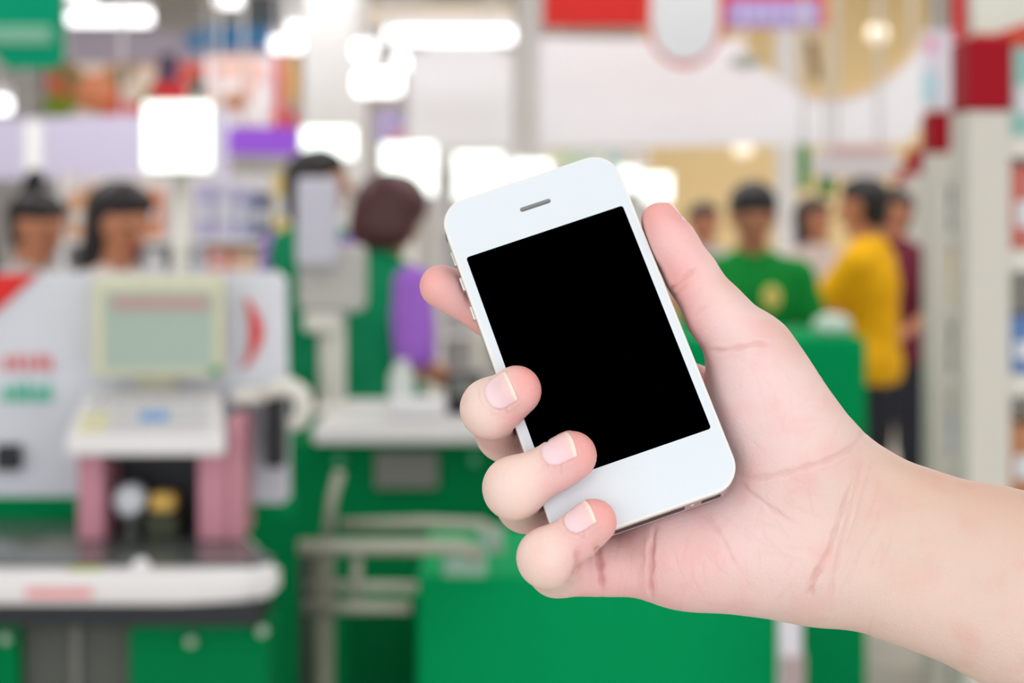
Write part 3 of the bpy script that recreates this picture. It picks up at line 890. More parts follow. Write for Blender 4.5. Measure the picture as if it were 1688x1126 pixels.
# ------------------------------------------------------------------ second till
S = empty('checkout_counter', base_of(700, 5.2), 'green checkout counter with a white top before the two cashiers, second till', 'counter')
xl2, xr2 = P(515, 0, 4.95).x, P(1010, 0, 4.95).x
box('worktop', (xl2, 4.95, 0.898), (xr2, 5.65, 0.948), white_m, S, 0.012, 3)
box('cabinet', (P(400, 0, 5.0).x, 5.0, 0.05), (xr2 - 0.03, 5.6, 0.896), green_shade, S, 0.004)
slab('grey_plate', 618, 745, 722, 806, 4.985, 0.015, grey_m, S, 0.003)
for u, v in ((782, 758), (560, 760)):
    bm = bmesh.new(); bm_lathe(bm, [(0.006, 0.012), (0.014, 0.004), (0.014, -0.006), (0.006, -0.012)], P(u, v, 4.99), 14, 'y')
    from_bm('knob', bm, mat('jade_knob', (90, 180, 140), 0.4, 0.4), S, True)
box('plinth', (P(404, 0, 5.0).x, 5.03, 0), (xr2 - 0.05, 5.55, 0.05), dark_m, S)
# pole display on the second till
pd = empty('pole_display', base_of(545, 5.2, 0.95), 'tall white customer display on a cream pole, on the second till', 'display')
slab('head', 487, 292, 556, 440, 5.15, 0.06, mat('lilac_grey_plastic', (206, 204, 220), 0.5, 0.3), pd, 0.015)
slab('printer_box', 490, 405, 598, 515, 5.2, 0.16, mat('warm_grey_plastic', (196, 194, 190), 0.5, 0.3), pd, 0.02)
slab('side_cap', 500, 515, 560, 548, 5.19, 0.12, offw_m, pd, 0.01)
a = P(547, 0, 5.26)
tube('pole', [(a.x, 5.27, 0.951), (a.x, 5.27, 1.3)], 0.037, offw_m, pd, 20)
bm = bmesh.new(); bm_lathe(bm, [(0.07, 0.0), (0.07, 0.008), (0.04, 0.016), (0.037, 0.03)], (a.x, 5.27, 0.9485), 20); from_bm('foot', bm, offw_m, pd, True)
# goods on the second till
a = P(765, 690, 5.2)
bx_ = empty('card_reader', (a.x, 5.25, 0.9485), 'black card reader on the second till beside the cashier with purple sleeves', 'card reader')
box('reader_body', (a.x - 0.05, 5.2, 0.9485), (a.x + 0.05, 5.3, 1.06), dark_m, bx_, 0.012)
box('reader_screen', (a.x - 0.035, 5.193, 1.0), (a.x + 0.035, 5.2, 1.045), grey_m, bx_)
bm = bmesh.new(); a = P(690, 680, 5.15)
bm_box(bm, (a.x - 0.075, 5.05, 0.9485), (a.x + 0.075, 5.2, 1.0), 0.02, 3)
o = from_bm('carrier_bag', bm, mat('white_bag', (228, 228, 232), 0.6, 0.2, noise=0.05)); tag(o, 'white folded carrier bag on the second till', 'bag')
bm = bmesh.new(); a = P(662, 606, 5.4)
bm_lathe(bm, [(0.03, 0), (0.036, 0.01), (0.034, 0.09), (0.018, 0.115), (0.018, 0.13)], (a.x, 5.4, 0.9485), 18)
o = from_bm('white_bottle', bm, mat('milky_plastic', (222, 232, 228), 0.4, 0.4), None, True); tag(o, 'milky white bottle standing on the second till beside the purple sleeve', 'bottle')

# ------------------------------------------------------------------ barrier of chromed tubes between the tills
bar_m = mat('dull_steel', (158, 160, 146), 0.4, 0.4, metal=0.3, noise=0.08)
br = empty('tube_barrier', base_of(600, 3.4), 'grey metal tube barrier with horizontal rails before the low green cabinet', 'barrier')
def rail(pts, r, d=3.4, name='rail'):
    tube(name, [P(u, v, d) for u, v in pts], r, bar_m, br)
rail([(560, 866), (700, 862), (795, 866), (816, 878), (820, 912)], 0.011, 3.5)
rail([(492, 902), (600, 902), (758, 902), (780, 910), (786, 926)], 0.014, 3.38)
rail([(505, 966), (688, 968)], 0.010, 3.42)
rail([(500, 1000), (676, 1001)], 0.012, 3.4)
rail([(560, 778), (548, 820), (538, 896)], 0.010, 3.45, 'brace')
rail([(588, 895), (588, 1005)], 0.010, 3.41, 'upright')
q = P(533, 0, 3.42)
tube('post', [(q.x, 3.42, 0.0), (q.x, 3.42, P(0, 900, 3.42).z)], 0.019, mat('olive_post', (120, 122, 108), 0.5, 0.3, metal=0.2), br, 16)
q = P(503, 0, 3.45)
tube('post', [(q.x, 3.45, 0.0), (q.x, 3.45, P(0, 900, 3.45).z)], 0.011, mat('dark_post', (60, 66, 62), 0.5, 0.3), br, 16)
slab('latch_box', 730, 908, 802, 952, 3.46, 0.05, mat('pale_latch', (140, 176, 158), 0.4, 0.4, metal=0.2), br, 0.006)
slab('latch_arm', 786, 870, 830, 915, 3.49, 0.03, mat('pale_latch', (140, 176, 158)), br, 0.006)

# ------------------------------------------------------------------ green cabinets beneath the phone and hand
c = empty('low_cabinet', base_of(980, 3.8), 'wide bright green low cabinet below the held phone', 'cabinet')
a, b = P(686, 950, 3.56), P(1284, 950, 3.56)
box('body', (a.x, 3.56, 0.05), (b.x, 4.1, a.z), green_m, c, 0.008)
box('plinth', (a.x + 0.02, 3.59, 0), (b.x - 0.02, 4.05, 0.05), dark_m, c)
c = empty('narrow_cabinet', base_of(620, 4.0), 'darker green narrow cabinet between the barrier and the low cabinet', 'cabinet')
a, b = P(556, 1012, 3.95), P(705, 1012, 3.95)
box('body', (a.x, 4.12, 0.05), (b.x, 4.22, a.z), green_shade, c, 0.006)
box('plinth', (a.x + 0.02, 4.13, 0), (b.x - 0.02, 4.21, 0.05), dark_m, c)
c = empty('tall_counter', base_of(1260, 5.8), 'tall green counter behind the wrist, before the man in the green shirt', 'counter')
a, b = P(1098, 556, 5.6), P(1430, 556, 5.6)
box('body', (a.x, 5.6, 0.05), (b.x, 6.1, a.z), green_m, c, 0.02)
box('plinth', (a.x + 0.03, 5.64, 0), (b.x - 0.03, 6.05, 0.05), dark_m, c)
bm = bmesh.new(); q = P(1372, 556, 5.75)
bm_lathe(bm, [(0.03, 0), (0.055, 0.004), (0.06, 0.02), (0.05, 0.045), (0.025, 0.058), (0.004, 0.06)], (q.x, 5.75, a.z), 22)
o = from_bm('white_dome', bm, mat('mint_white', (204, 226, 214), 0.4, 0.4), None, True); tag(o, 'white domed lid on the tall green counter near the yellow shirt', 'lid')
po = empty('barrier_post', base_of(1302, 3.45), 'white barrier post with a brown lower sleeve under the wrist', 'post')
q = P(1302, 0, 3.45)
tube('pole', [(q.x, 3.45, 0.0), (q.x, 3.45, 0.95)], 0.022, mat('post_white', (222, 218, 226), 0.4, 0.4), po, 18)
tube('sleeve', [(q.x + 0.003, 3.45, 0.01), (q.x + 0.003, 3.45, P(0, 1078, 3.45).z)], 0.0245, mat('brown_sleeve', (176, 158, 158), 0.5, 0.3), po, 18)
bm = bmesh.new(); bm_lathe(bm, [(0.09, 0.0), (0.09, 0.012), (0.04, 0.025), (0.023, 0.04)], (q.x, 3.45, 0.0), 22); from_bm('foot', bm, grey_m, po, True)

# ------------------------------------------------------------------ lane lights: lit boxes on poles, one to each till
lanes = [(292, 225, 118, 120, 7.4, 'large lit lane sign on a white pole above the two women'), (541, 236, 96, 58, 9.2, 'flat lit lane sign above the dark-haired cashier'),
         (673, 279, 96, 92, 9.4, 'lit lane sign just above the brown-haired cashier'), (789, 292, 86, 86, 10.4, 'lit lane sign beside the upper corner of the phone'),
         (876, 284, 72, 44, 11.6, 'small flat lit lane sign over the phone top'), (1036, 296, 44, 44, 12.6, 'small lit lane sign close behind the phone corner'),
         (1083, 310, 54, 52, 12.0, 'small lit lane sign above the thumb tip')]
for u, v, w, h, d, lab in lanes:
    w -= 8; h -= 8
    q = P(u, 0, d)
    L = empty('lane_sign', (q.x, d, 0), lab, 'lane sign', 'lit lane signs over the tills')
    slab('light_box', u - w/2 - 3, v - h/2 - 3, u + w/2 + 3, v + h/2 + 3, d + 0.012, 0.11, offw_m, L, 0.01)
    slab('diffuser', u - w/2, v - h/2, u + w/2, v + h/2, d, 0.02, glow_m, L, 0.006)
    zt_ = P(u, v + h/2, d).z
    tube('pole', [(q.x, d + 0.07, 0.012), (q.x, d + 0.07, zt_ - 0.002)], 0.03, offw_m, L, 14)
    bm = bmesh.new(); bm_lathe(bm, [(0.14, 0.0), (0.14, 0.01), (0.05, 0.02), (0.03, 0.03)], (q.x, d + 0.07, 0.0), 18); from_bm('foot', bm, offw_m, L, True)

# ------------------------------------------------------------------ hung lamps
def lamp(u0, v0, u1, v1, d, lab, name='tube_lamp'):
    L = empty(name, P((u0+u1)/2, v1, d), lab, 'ceiling lamp', 'lit ceiling lamps')
    a, b = P(u0, v1, d), P(u1, v0, d)
    bm = bmesh.new(); zc = (a.z + b.z) / 2; r = (b.z - a.z) / 2
    bm_tube(bm, [(a.x, d, zc), (a.x + r * 0.3, d, zc), (b.x - r * 0.3, d, zc), (b.x, d, zc)], [r * 0.7, r, r, r * 0.7], 14)
    from_bm('tube', bm, tube_m, L, True)
    box('housing', (a.x, d - r * 0.6, zc + r), (b.x, d + r * 0.6, zc + r + 0.05), white_m, L, 0.006)
    for x in (a.x + (b.x - a.x) * 0.2, a.x + (b.x - a.x) * 0.8):
        tube('hanger', [(x, d, zc + r + 0.045), (x, d, CEIL)], 0.012, white_m, L, 8)
lamp(112, 18, 250, 42, 16.0, 'long lit tube lamp high above the two women')
lamp(634, 47, 848, 72, 12.4, 'long lit tube lamp above the second till, right of the white column')
lamp(355, -14, 398, 12, 14.5, 'short lit lamp cut by the top edge of the picture')
lamp(108, -18, 160, -4, 13.0, 'lit lamp just at the top edge above the long tube lamp')
lamp(446, 62, 498, 86, 14.0, 'short lit lamp left of the white column')
lamp(470, 38, 498, 60, 15.0, 'small lit lamp above the short one left of the white column')
lamp(582, 68, 620, 98, 13.5, 'uppermost of the lit lamps on the right of the white column')
lamp(640, 90, 676, 118, 14.5, 'lit lamp at the far right of the cluster by the white column')
lamp(584, 118, 662, 158, 11.8, 'largest lit lamp of the cluster by the white column')
lamp(-12, 160, 18, 188, 10.5, 'lit lamp at the left edge beside the lavender board')
for u, v, d, lab in ((1446, 56, 15.0, 'round ceiling spotlight over the curved white banner'), (1224, 246, 16.0, 'round spotlight low over the tan wall')):
    q = P(u, v, d)
    L = empty('spotlight', q, lab, 'spotlight')
    bm = bmesh.new(); bm_lathe(bm, [(0.02, -0.07), (0.07, -0.05), (0.085, 0.0), (0.07, 0.05), (0.03, 0.07)], q, 16); from_bm('globe', bm, mat('warm_globe', (240, 228, 205), 0.5, 0.3, noise=0, emit=0.5, emit_rgb=(255, 240, 215)), L, True)
    tube('hanger', [(q.x, q.y, q.z + 0.065), (q.x, q.y, CEIL)], 0.01, white_m, L, 8)

# ------------------------------------------------------------------ hung signs and boards
def hung(name, lab, cat, d, parts, rods, t=0.05):
    """Boards at depth d: parts of (name, pixel outline or rect, material, step towards the eye); rods at pixel columns."""
    u0 = min(q[0] for pn in parts for q in pn[1]); u1 = max(q[0] for pn in parts for q in pn[1]); v1 = max(q[1] for pn in parts for q in pn[1])
    E_ = empty(name, P((u0+u1)/2, v1, d), lab, cat)
    for pn, pts, m, step in parts:
        px_prism(pn, pts, d - step, t if step == 0 else step + 0.005, m, E_)
    for u, v in rods:
        q = P(u, v, d)
        tube('hanger', [(q.x, d + t/2, q.z - 0.02), (q.x, d + t/2, CEIL)], 0.012, white_m, E_, 8)
    return E_
def rect(u0, v0, u1, v1): return [(u0, v0), (u1, v0), (u1, v1), (u0, v1)]
def rrect(u0, v0, u1, v1, r, n=5):
    out = []
    for cx, cy, a0 in ((u1-r, v0+r, -90), (u1-r, v1-r, 0), (u0+r, v1-r, 90), (u0+r, v0+r, 180)):
        out += [(cx + r*math.cos(math.radians(a0+90*k/n)), cy + r*math.sin(math.radians(a0+90*k/n))) for k in range(n+1)]
    return out
def circ(cu, cv, ru, rv, n=28): return [(cu + ru*math.cos(2*math.pi*k/n), cv + rv*math.sin(2*math.pi*k/n)) for k in range(n)]

teal_m = mat('teal_green_sign', (0, 146, 108), 0.7, 0.1, noise=0.04)
hung('hanging_sign', 'green hanging sign with a pale stripe in the upper left corner', 'sign', 8.0,
     [('board', [(-40, -60), (102, -60), (103, 100), (88, 113), (12, 113), (-40, 60)], teal_m, 0), ('pale_stripe', rect(-40, 42, 84, 72), mat('sage_stripe', (120, 176, 152), 0.5, 0.3), 0.01)], [(20, -58), (80, -58)])
letters = [('letter_block', rect(1212 + i * 23, 8, 1229 + i * 23, 38), mat('pale_lettering', (206, 200, 246), 0.5, 0.3), 0.02) for i in range(6)]
hung('hanging_sign', 'long red hanging sign with a white round badge and a lilac strip of lettering', 'sign', 11.0,
     [('board', rect(897, -70, 1362, 44), red_m, 0),
      ('lilac_strip', rrect(1198, -2, 1352, 46, 8), mat('lilac_strip', (196, 150, 222), 0.5, 0.3), 0.012),
      ('orange_edge', rect(1352, -70, 1366, 44), mat('orange_edge', (238, 140, 100), 0.5, 0.3), 0.012),
      ('badge_ring', circ(1129, 24, 66, 88), mat('orange_red_ring', (236, 96, 70), 0.5, 0.3), 0.022),
      ('badge', [(1076, -60), (1182, -60), (1186, 40), (1176, 76), (1154, 98), (1129, 103), (1104, 98), (1082, 76), (1072, 40)], mat('badge_white', (238, 242, 250), 0.5, 0.3), 0.034)] + letters,
     [(930, -66), (1330, -66)])
hung('white_board', 'large plain white hanging board between the two columns', 'board', 13.0, [('board', rect(672, 84, 846, 244), mat('board_white', (234, 232, 236), 0.6, 0.3, noise=0.02), 0), ('tan_top', rect(600, 6, 846, 46), mat('beige_board', (222, 210, 194), 0.6, 0.3, noise=0.02), 0), ('web', rect(700, 44, 820, 86), mat('board_white', (234, 232, 236)), 0.002)], [(700, 8), (820, 8)])
curve = [(1204 + 316 * t, 66 + (96 * math.sin(math.pi * min(1, max(0, (t - 0.05) / 0.95))) ** 0.8 if t > 0.05 else 0)) for t in [k / 20 for k in range(21)]]
hung('white_banner', 'long white banner with a scooped upper edge hanging below the red sign', 'banner', 12.0,
     [('banner', [(890, 62)] + curve + [(1532, 150), (1522, 196), (1498, 236), (890, 244)], mat('banner_white', (226, 226, 231), 0.6, 0.3, noise=0.02), 0),
      ('tan_piping', [(u, v - 5) for u, v in curve[8:]] + [(u, v + 3) for u, v in reversed(curve[8:])], mat('peach_piping', (232, 196, 160), 0.5, 0.3), 0.01),
      ('grey_emblem', circ(1230, 100, 26, 9), mat('sage_emblem', (150, 160, 148), 0.6, 0.3), 0.012)], [(920, 64), (1180, 68), (1505, 90)])
o = empty('hanging_bracket', P(1340, 130, 12.6), 'dark brown bracket hanging behind the scooped white banner', 'bracket')
px_prism('arm', [(1330, 66), (1346, 66), (1354, 132), (1342, 134)], 12.6, 0.05, mat('umber_metal', (120, 92, 54), 0.5, 0.3), o)
q = P(1338, 70, 12.62); tube('hanger', [(q.x, 12.62, q.z - 0.02), (q.x, 12.62, CEIL)], 0.012, white_m, o, 8)
hung('hanging_sign', 'white oval hanging sign with a faint red rim above the man in yellow', 'sign', 10.5,
     [('board', rrect(1338, 246, 1484, 292, 20), mat('oval_white', (232, 226, 230), 0.5, 0.3), 0), ('red_rim', rrect(1368, 240, 1462, 254, 5), mat('rose_rim', (226, 186, 190), 0.5, 0.3), 0.01)], [(1380, 250), (1450, 250)])
hung('green_flag', 'narrow green flag hanging left of the white oval sign', 'flag', 10.8, [('cloth', rect(1316, 238, 1334, 312), green_m, 0)], [(1325, 242)], 0.02)
hung('green_flag', 'small green flag below the white oval sign', 'flag', 11.2, [('cloth', rect(1350, 286, 1376, 322), mat('leaf_green', (20, 130, 60), 0.5, 0.3), 0)], [(1362, 290)], 0.02)
hung('hanging_sign', 'white arched sign with a red edge in the upper right corner', 'sign', 5.0,
     [('board', [(1600, -40), (1740, -40), (1740, 52), (1690, 42), (1640, 58), (1606, 56)], mat('arch_white', (226, 226, 216), 0.5, 0.3), 0),
      ('red_post', rect(1570, -40, 1592, 66), mat('red_post', (206, 40, 44), 0.5, 0.3), 0.008), ('red_edge', [(1606, 54), (1640, 56), (1690, 38), (1740, 46), (1740, 78), (1606, 74)], mat('rust_edge', (206, 76, 56), 0.5, 0.3), 0.01),
      ('top_bar', rect(1570, -52, 1740, -36), white_m, 0.004)], [(1620, -36), (1710, -36)])
hung('poster', 'pale lilac and blue poster beside the red rack caps', 'poster', 9.0,
     [('sheet', rect(1522, 48, 1592, 178), mat('pale_lilac_sheet', (218, 212, 224), 0.6, 0.2), 0), ('pink_dot', circ(1536, 74, 9, 12), mat('pink_dot', (232, 150, 190), 0.5, 0.2), 0.006), ('blue_patch', rect(1520, 118, 1545, 168), mat('pale_blue_patch', (176, 210, 222), 0.5, 0.2), 0.006)], [(1545, 52), (1575, 52)], 0.015)

# left background: printed boards over the aisles
hung('hanging_board', 'long lavender hanging board with a blue end under the tube lamp', 'board', 18.5,
     [('board', rect(112, 52, 442, 110), mat('pale_lavender', (212, 204, 226), 0.6, 0.3), 0), ('blue_end', [(300, 66), (340, 40), (446, 42), (440, 78), (320, 84)], mat('sky_blue_print', (84, 156, 220), 0.5, 0.3), 0.02), ('grey_end', rect(396, -10, 480, 42), mat('slate_print', (112, 122, 128), 0.6, 0.3), 0.01)], [(150, 54), (420, 20)])
warm = [(226, 96, 70), (236, 216, 200), (206, 120, 66), (240, 150, 110), (150, 120, 70), (232, 70, 60), (214, 196, 214)]
hung('food_poster', 'wide poster of red and orange food behind the large lit lane sign', 'poster', 17.0, [('sheet', rect(78, 104, 372, 190), print_mat('food_print', warm, 4.0), 0), ('green_leaf', [(66, 192), (80, 150), (130, 168), (110, 196)], mat('leaf_print', (130, 150, 50), 0.6, 0.2), 0.02), ('red_lid', rrect(252, 130, 306, 164, 12), mat('red_print', (226, 60, 66), 0.6, 0.2), 0.02), ('dark_figure', rrect(262, 88, 292, 136, 10), mat('ink_print', (84, 74, 100), 0.6, 0.2), 0.03), ('teal_mark', rect(316, 128, 336, 160), mat('teal_print', (60, 110, 104), 0.6, 0.2), 0.03)], [(110, 108), (340, 108)])
hung('menu_poster', 'white poster with small pictures and a red and orange border, left of the white column', 'poster', 16.0, [('sheet', rect(338, 92, 452, 208), print_mat('menu_print', [(236, 226, 232), (232, 190, 180), (240, 236, 240), (226, 214, 226)], 5.0), 0), ('orange_bar', rect(468, 96, 490, 170), mat('orange_print', (222, 160, 62), 0.6, 0.2), 0.02), ('red_bar', rect(452, 92, 470, 200), mat('brick_red_print', (214, 84, 66), 0.6, 0.2), 0.01), ('red_foot', rect(450, 182, 490, 214), mat('red_foot_print', (220, 50, 54), 0.6, 0.2), 0.03), ('brown_dish', circ(388, 164, 20, 13), mat('brown_dish', (190, 124, 84), 0.6, 0.2), 0.02)], [(360, 96), (480, 98)])
hung('aisle_board', 'lavender aisle board above the women at the left', 'board', 12.5, [('board', [(-30, 196), (140, 192), (240, 188), (240, 292), (-30, 296)], lav_m, 0)], [(40, 200), (200, 196)])
hung('aisle_board', 'pale lavender aisle board between the lane sign and the purple board', 'board', 12.7, [('board', rect(345, 186, 378, 292), lav_m, 0)], [(360, 190)])
hung('purple_board', 'bright purple board left of the white column', 'board', 12.2, [('board', [(376, 212), (420, 208), (492, 212), (490, 256), (376, 254)], purple_m, 0)], [(400, 216), (470, 216)])
hung('lilac_board', 'small lilac board under the cluster of lit lamps', 'board', 13.4, [('board', rect(620, 184, 664, 240), mat('lilac_cloth', (196, 182, 232), 0.6, 0.2), 0), ('pink_foot', rect(640, 214, 700, 234), mat('pink_foot', (226, 170, 190), 0.6, 0.2), 0.01)], [(640, 188)])
a = P(55, 0, 7.6)
p_ = empty('white_post', (a.x, 7.6, 0), 'white round post at the left edge behind the woman with a bun', 'post')
tube('pole', [(a.x, 7.6, 0.0), (a.x, 7.6, P(0, 200, 7.6).z)], 0.035, white_m, p_, 16)
bm = bmesh.new(); bm_lathe(bm, [(0.12, 0.0), (0.12, 0.012), (0.05, 0.03), (0.036, 0.05)], (a.x, 7.6, 0.0), 18); from_bm('foot', bm, white_m, p_, True)

# ------------------------------------------------------------------ shelves of goods behind the women
def shelf_unit(lab, u0, u1, vtop, d, zs, depth=0.4, wm=white_m):
    a, b = P(u0, 0, d), P(u1, 0, d); zt_ = P(0, vtop, d).z
    S_ = empty('shelf_unit', ((a.x+b.x)/2, d, 0), lab, 'shelf')
    box('side_panel', (a.x - 0.03, d, 0), (a.x, d + depth, zt_), wm, S_)
    box('side_panel', (b.x, d, 0), (b.x + 0.03, d + depth, zt_), wm, S_)
    box('back_panel', (a.x, d + depth - 0.02, 0), (b.x, d + depth, zt_), wm, S_)
    for z in zs: box('shelf', (a.x, d, z - 0.03), (b.x, d + depth - 0.02, z), wm, S_, 0.004)
    return S_
d = 8.6
zA, zB_, zC = P(0, 392, d).z, P(0, 358, d).z, P(0, 446, d).z
shelf_unit('white shelf unit of packets behind the women', 108, 486, 286, d, (0.25, 0.7, zC, zA))
goods = [
    # u0, u1, v_top, shelf z, colour, label
    (114, 140, 320, zA, (232, 170, 120), 'tan packet at the left end of the upper shelf behind the women'), (143, 172, 306, zA, (236, 150, 86), 'orange packet second on the upper shelf behind the women'),
    (175, 203, 314, zA, (206, 130, 64), 'brown-orange packet third on the upper shelf behind the women'), (206, 232, 322, zA, (214, 180, 70), 'mustard packet fourth on the upper shelf, beside the parted hair'),
    (236, 262, 312, zA, (232, 140, 92), 'salmon packet left of the lane sign pole'), (322, 352, 304, zA, (186, 180, 220), 'lilac packet just right of the lane sign pole'),
    (355, 386, 300, zA, (204, 200, 228), 'pale lilac packet on the upper shelf'), (389, 414, 312, zA, (176, 176, 214), 'grey-lilac packet on the upper shelf right of centre'),
    (418, 446, 318, zA, (90, 100, 136), 'slate blue packet on the upper shelf'), (449, 478, 286, zA, (234, 206, 130), 'pale yellow packet at the right end of the upper shelf'),
    (240, 268, 412, zC, (224, 224, 228), 'white tub left of the lane sign pole on the lower shelf'), (318, 338, 404, zC, (210, 214, 230), 'pale blue packet on the lower shelf by the pole'),
    (342, 378, 410, zC, (232, 128, 104), 'coral packet on the lower shelf behind the till screen'), (382, 412, 412, zC, (236, 168, 116), 'apricot packet on the lower shelf beside the coral one'),
    (416, 440, 412, zC, (236, 226, 190), 'cream packet on the lower shelf'), (444, 477, 410, zC, (226, 226, 214), 'ivory packet at the right end of the lower shelf')]
def packet(u0, u1, vt, z, rgb, lab, d, depth=0.14, grp='packets on the shelves behind the women'):
    a, b = P(u0, vt, d), P(u1, vt, d)
    o = empty('packet', ((a.x+b.x)/2, d + depth/2, z), lab, 'packet', grp)
    m = mat('packet_%d_%d_%d' % rgb, rgb, 0.45, 0.4, noise=0.08)
    box('carton', (a.x, d, z + 0.0005), (b.x, d + depth, max(a.z, z + 0.03)), m, o, 0.004)
    box('front_label', (a.x + (b.x-a.x)*0.2, d - 0.002, z + (a.z-z)*0.3), (b.x - (b.x-a.x)*0.2, d, z + (a.z-z)*0.65), mat('paper_white', (226, 230, 236)), o)
for u0, u1, vt, z, rgb, lab in goods: packet(u0, u1, vt, z, rgb, lab, d + 0.03, 0.13)
a = P(395, 370, d)
o = box('toy_box', (a.x - 0.05, d + 0.1, zA + 0.0005), (a.x + 0.02, d + 0.02 + 0.1, zA + 0.05), mat('magenta_card', (214, 90, 200), 0.5, 0.3)) if False else None
# far wall shelves seen over the phone
d2 = 17.0
shelf_unit('far shelf unit of bright goods over the phone top', 730, 1062, 246, d2, (0.4, 0.9, 1.35, P(0, 272, d2).z), 0.5)
far_cols = [((214, 206, 130), 'pale olive'), ((150, 200, 110), 'apple green'), ((130, 190, 160), 'sea green'), ((206, 214, 190), 'pale sage'), ((120, 180, 180), 'teal'), ((230, 200, 150), 'sand')]
for i in range(6):
    u = 905 + i * 25
    packet(u, u + 21, 250 + (i % 3) * 4, P(0, 272, d2).z, far_cols[i][0], far_cols[i][1] + ' packet on the top of the far shelf over the phone', d2 + 0.05, 0.2, 'packets on the far shelf')

# ------------------------------------------------------------------ white racks with crimson caps, one behind another along the right
rack_cols = [((52, 66, 92), 'navy'), ((232, 196, 110), 'yellow'), ((226, 222, 206), 'cream'), ((92, 132, 190), 'blue'), ((120, 150, 120), 'sage'), ((206, 110, 96), 'brick red'), ((70, 78, 84), 'charcoal'), ((150, 200, 190), 'mint'), ((190, 130, 90), 'brown')]
rack_white = mat('rack_white', (214, 210, 202), 0.5, 0.3, noise=0.03)
rnd = random.Random(5)
order = ['nearest', 'second', 'third', 'fourth', 'farthest']
for k, d in enumerate((3.4, 6.0, 9.7, 13.5, 17.5)):
    x0 = 0.19 + 0.19 * d - 0.037
    Rk = empty('display_rack', (x0 + 0.3, d, 0), order[k] + ' white display rack with a crimson cap on its upright, along the right side', 'rack')
    uw = 0.075 if k == 0 else 0.06
    box('upright', (x0, d, 0), (x0 + uw, d + 0.12, 1.672), rack_white, Rk, 0.004)
    box('red_cap', (x0 - 0.002, d - 0.004, 1.673), (x0 + uw + 0.002, d + 0.124, 1.80), crim_m, Rk, 0.004)
    w = 0.85
    box('back_panel', (x0 + uw, d + 0.34, 0.0), (x0 + w, d + 0.36, 1.72), rack_white, Rk)
    box('far_upright', (x0 + w, d, 0), (x0 + w + 0.06, d + 0.36, 1.72), rack_white, Rk, 0.004)
    zs = [0.12, 0.42, 0.72, 0.98, 1.2, 1.42, 1.62]
    for z in zs:
        box('shelf', (x0 + uw + 0.001, d + 0.03, z - 0.02), (x0 + w - 0.001, d + 0.339, z), rack_white, Rk, 0.003)
        box('price_rail', (x0 + uw + 0.001, d + 0.02, z - 0.03), (x0 + w - 0.001, d + 0.03, z + 0.008), offw_m, Rk)
    if k < 3:
        for j, z in enumerate(zs[1:7] if k == 0 else zs[1:6]):
            x = x0 + uw + 0.003; i = 0
            while x < x0 + (0.32 if k == 0 else 0.3):
                bw = rnd.uniform(0.055, 0.075); bh = rnd.uniform(0.10, 0.165)
                ci = (j * 4 + i * 2 + k) % len(rack_cols)
                if i == 0: ci = (4, 0, 8, 3, 5, 7)[j] if k == 0 else (3, 3, 6, 1, 0)[j] if k == 1 else ci
                rgb, cn = rack_cols[ci]
                pos = ['next to the upright', 'second from the upright', 'third from the upright', 'fourth from the upright', 'fifth from the upright'][i]
                lv = ['lowest', 'second', 'middle', 'fourth', 'upper', 'topmost'][j]
                pk = empty('packet', (x + bw/2, d + 0.1, z), '%s packet %s on the %s filled shelf of the %s rack' % (cn, pos, lv, order[k]), 'packet', 'packets on the white racks')
                box('carton', (x, d + 0.04, z + 0.0005), (x + bw, d + 0.16, z + bh), mat('packet_%d_%d_%d' % rgb, rgb, 0.45, 0.4, noise=0.08), pk, 0.003)
                box('front_label', (x + bw*0.2, d + 0.038, z + bh*0.3), (x + bw*0.8, d + 0.04, z + bh*0.6), mat('paper_white', (226, 230, 236)), pk)
                x += bw + 0.012; i += 1
# ------------------------------------------------------------------ people in the shop
skin_a = skin_mat('face_skin', None, (196, 132, 100), 0.0, 0.001, 0.5, 0.0)
hair_b = mat('black_hair', (34, 30, 32), 0.45, 0.4, noise=0.2, nscale=60)
hair_br = mat('brown_hair', (78, 40, 42), 0.45, 0.4, noise=0.2, nscale=60)
trouser_m = mat('dark_trousers', (46, 48, 58), 0.8, 0.2, noise=0.1)
shoe_m = mat('black_shoe', (28, 28, 30), 0.5, 0.4, noise=0.1)
eye_m = mat('dark_eye', (24, 18, 16), 0.2, 0.5, noise=0)
lip_m = mat('lip', (168, 84, 80), 0.4, 0.4, noise=0.05)

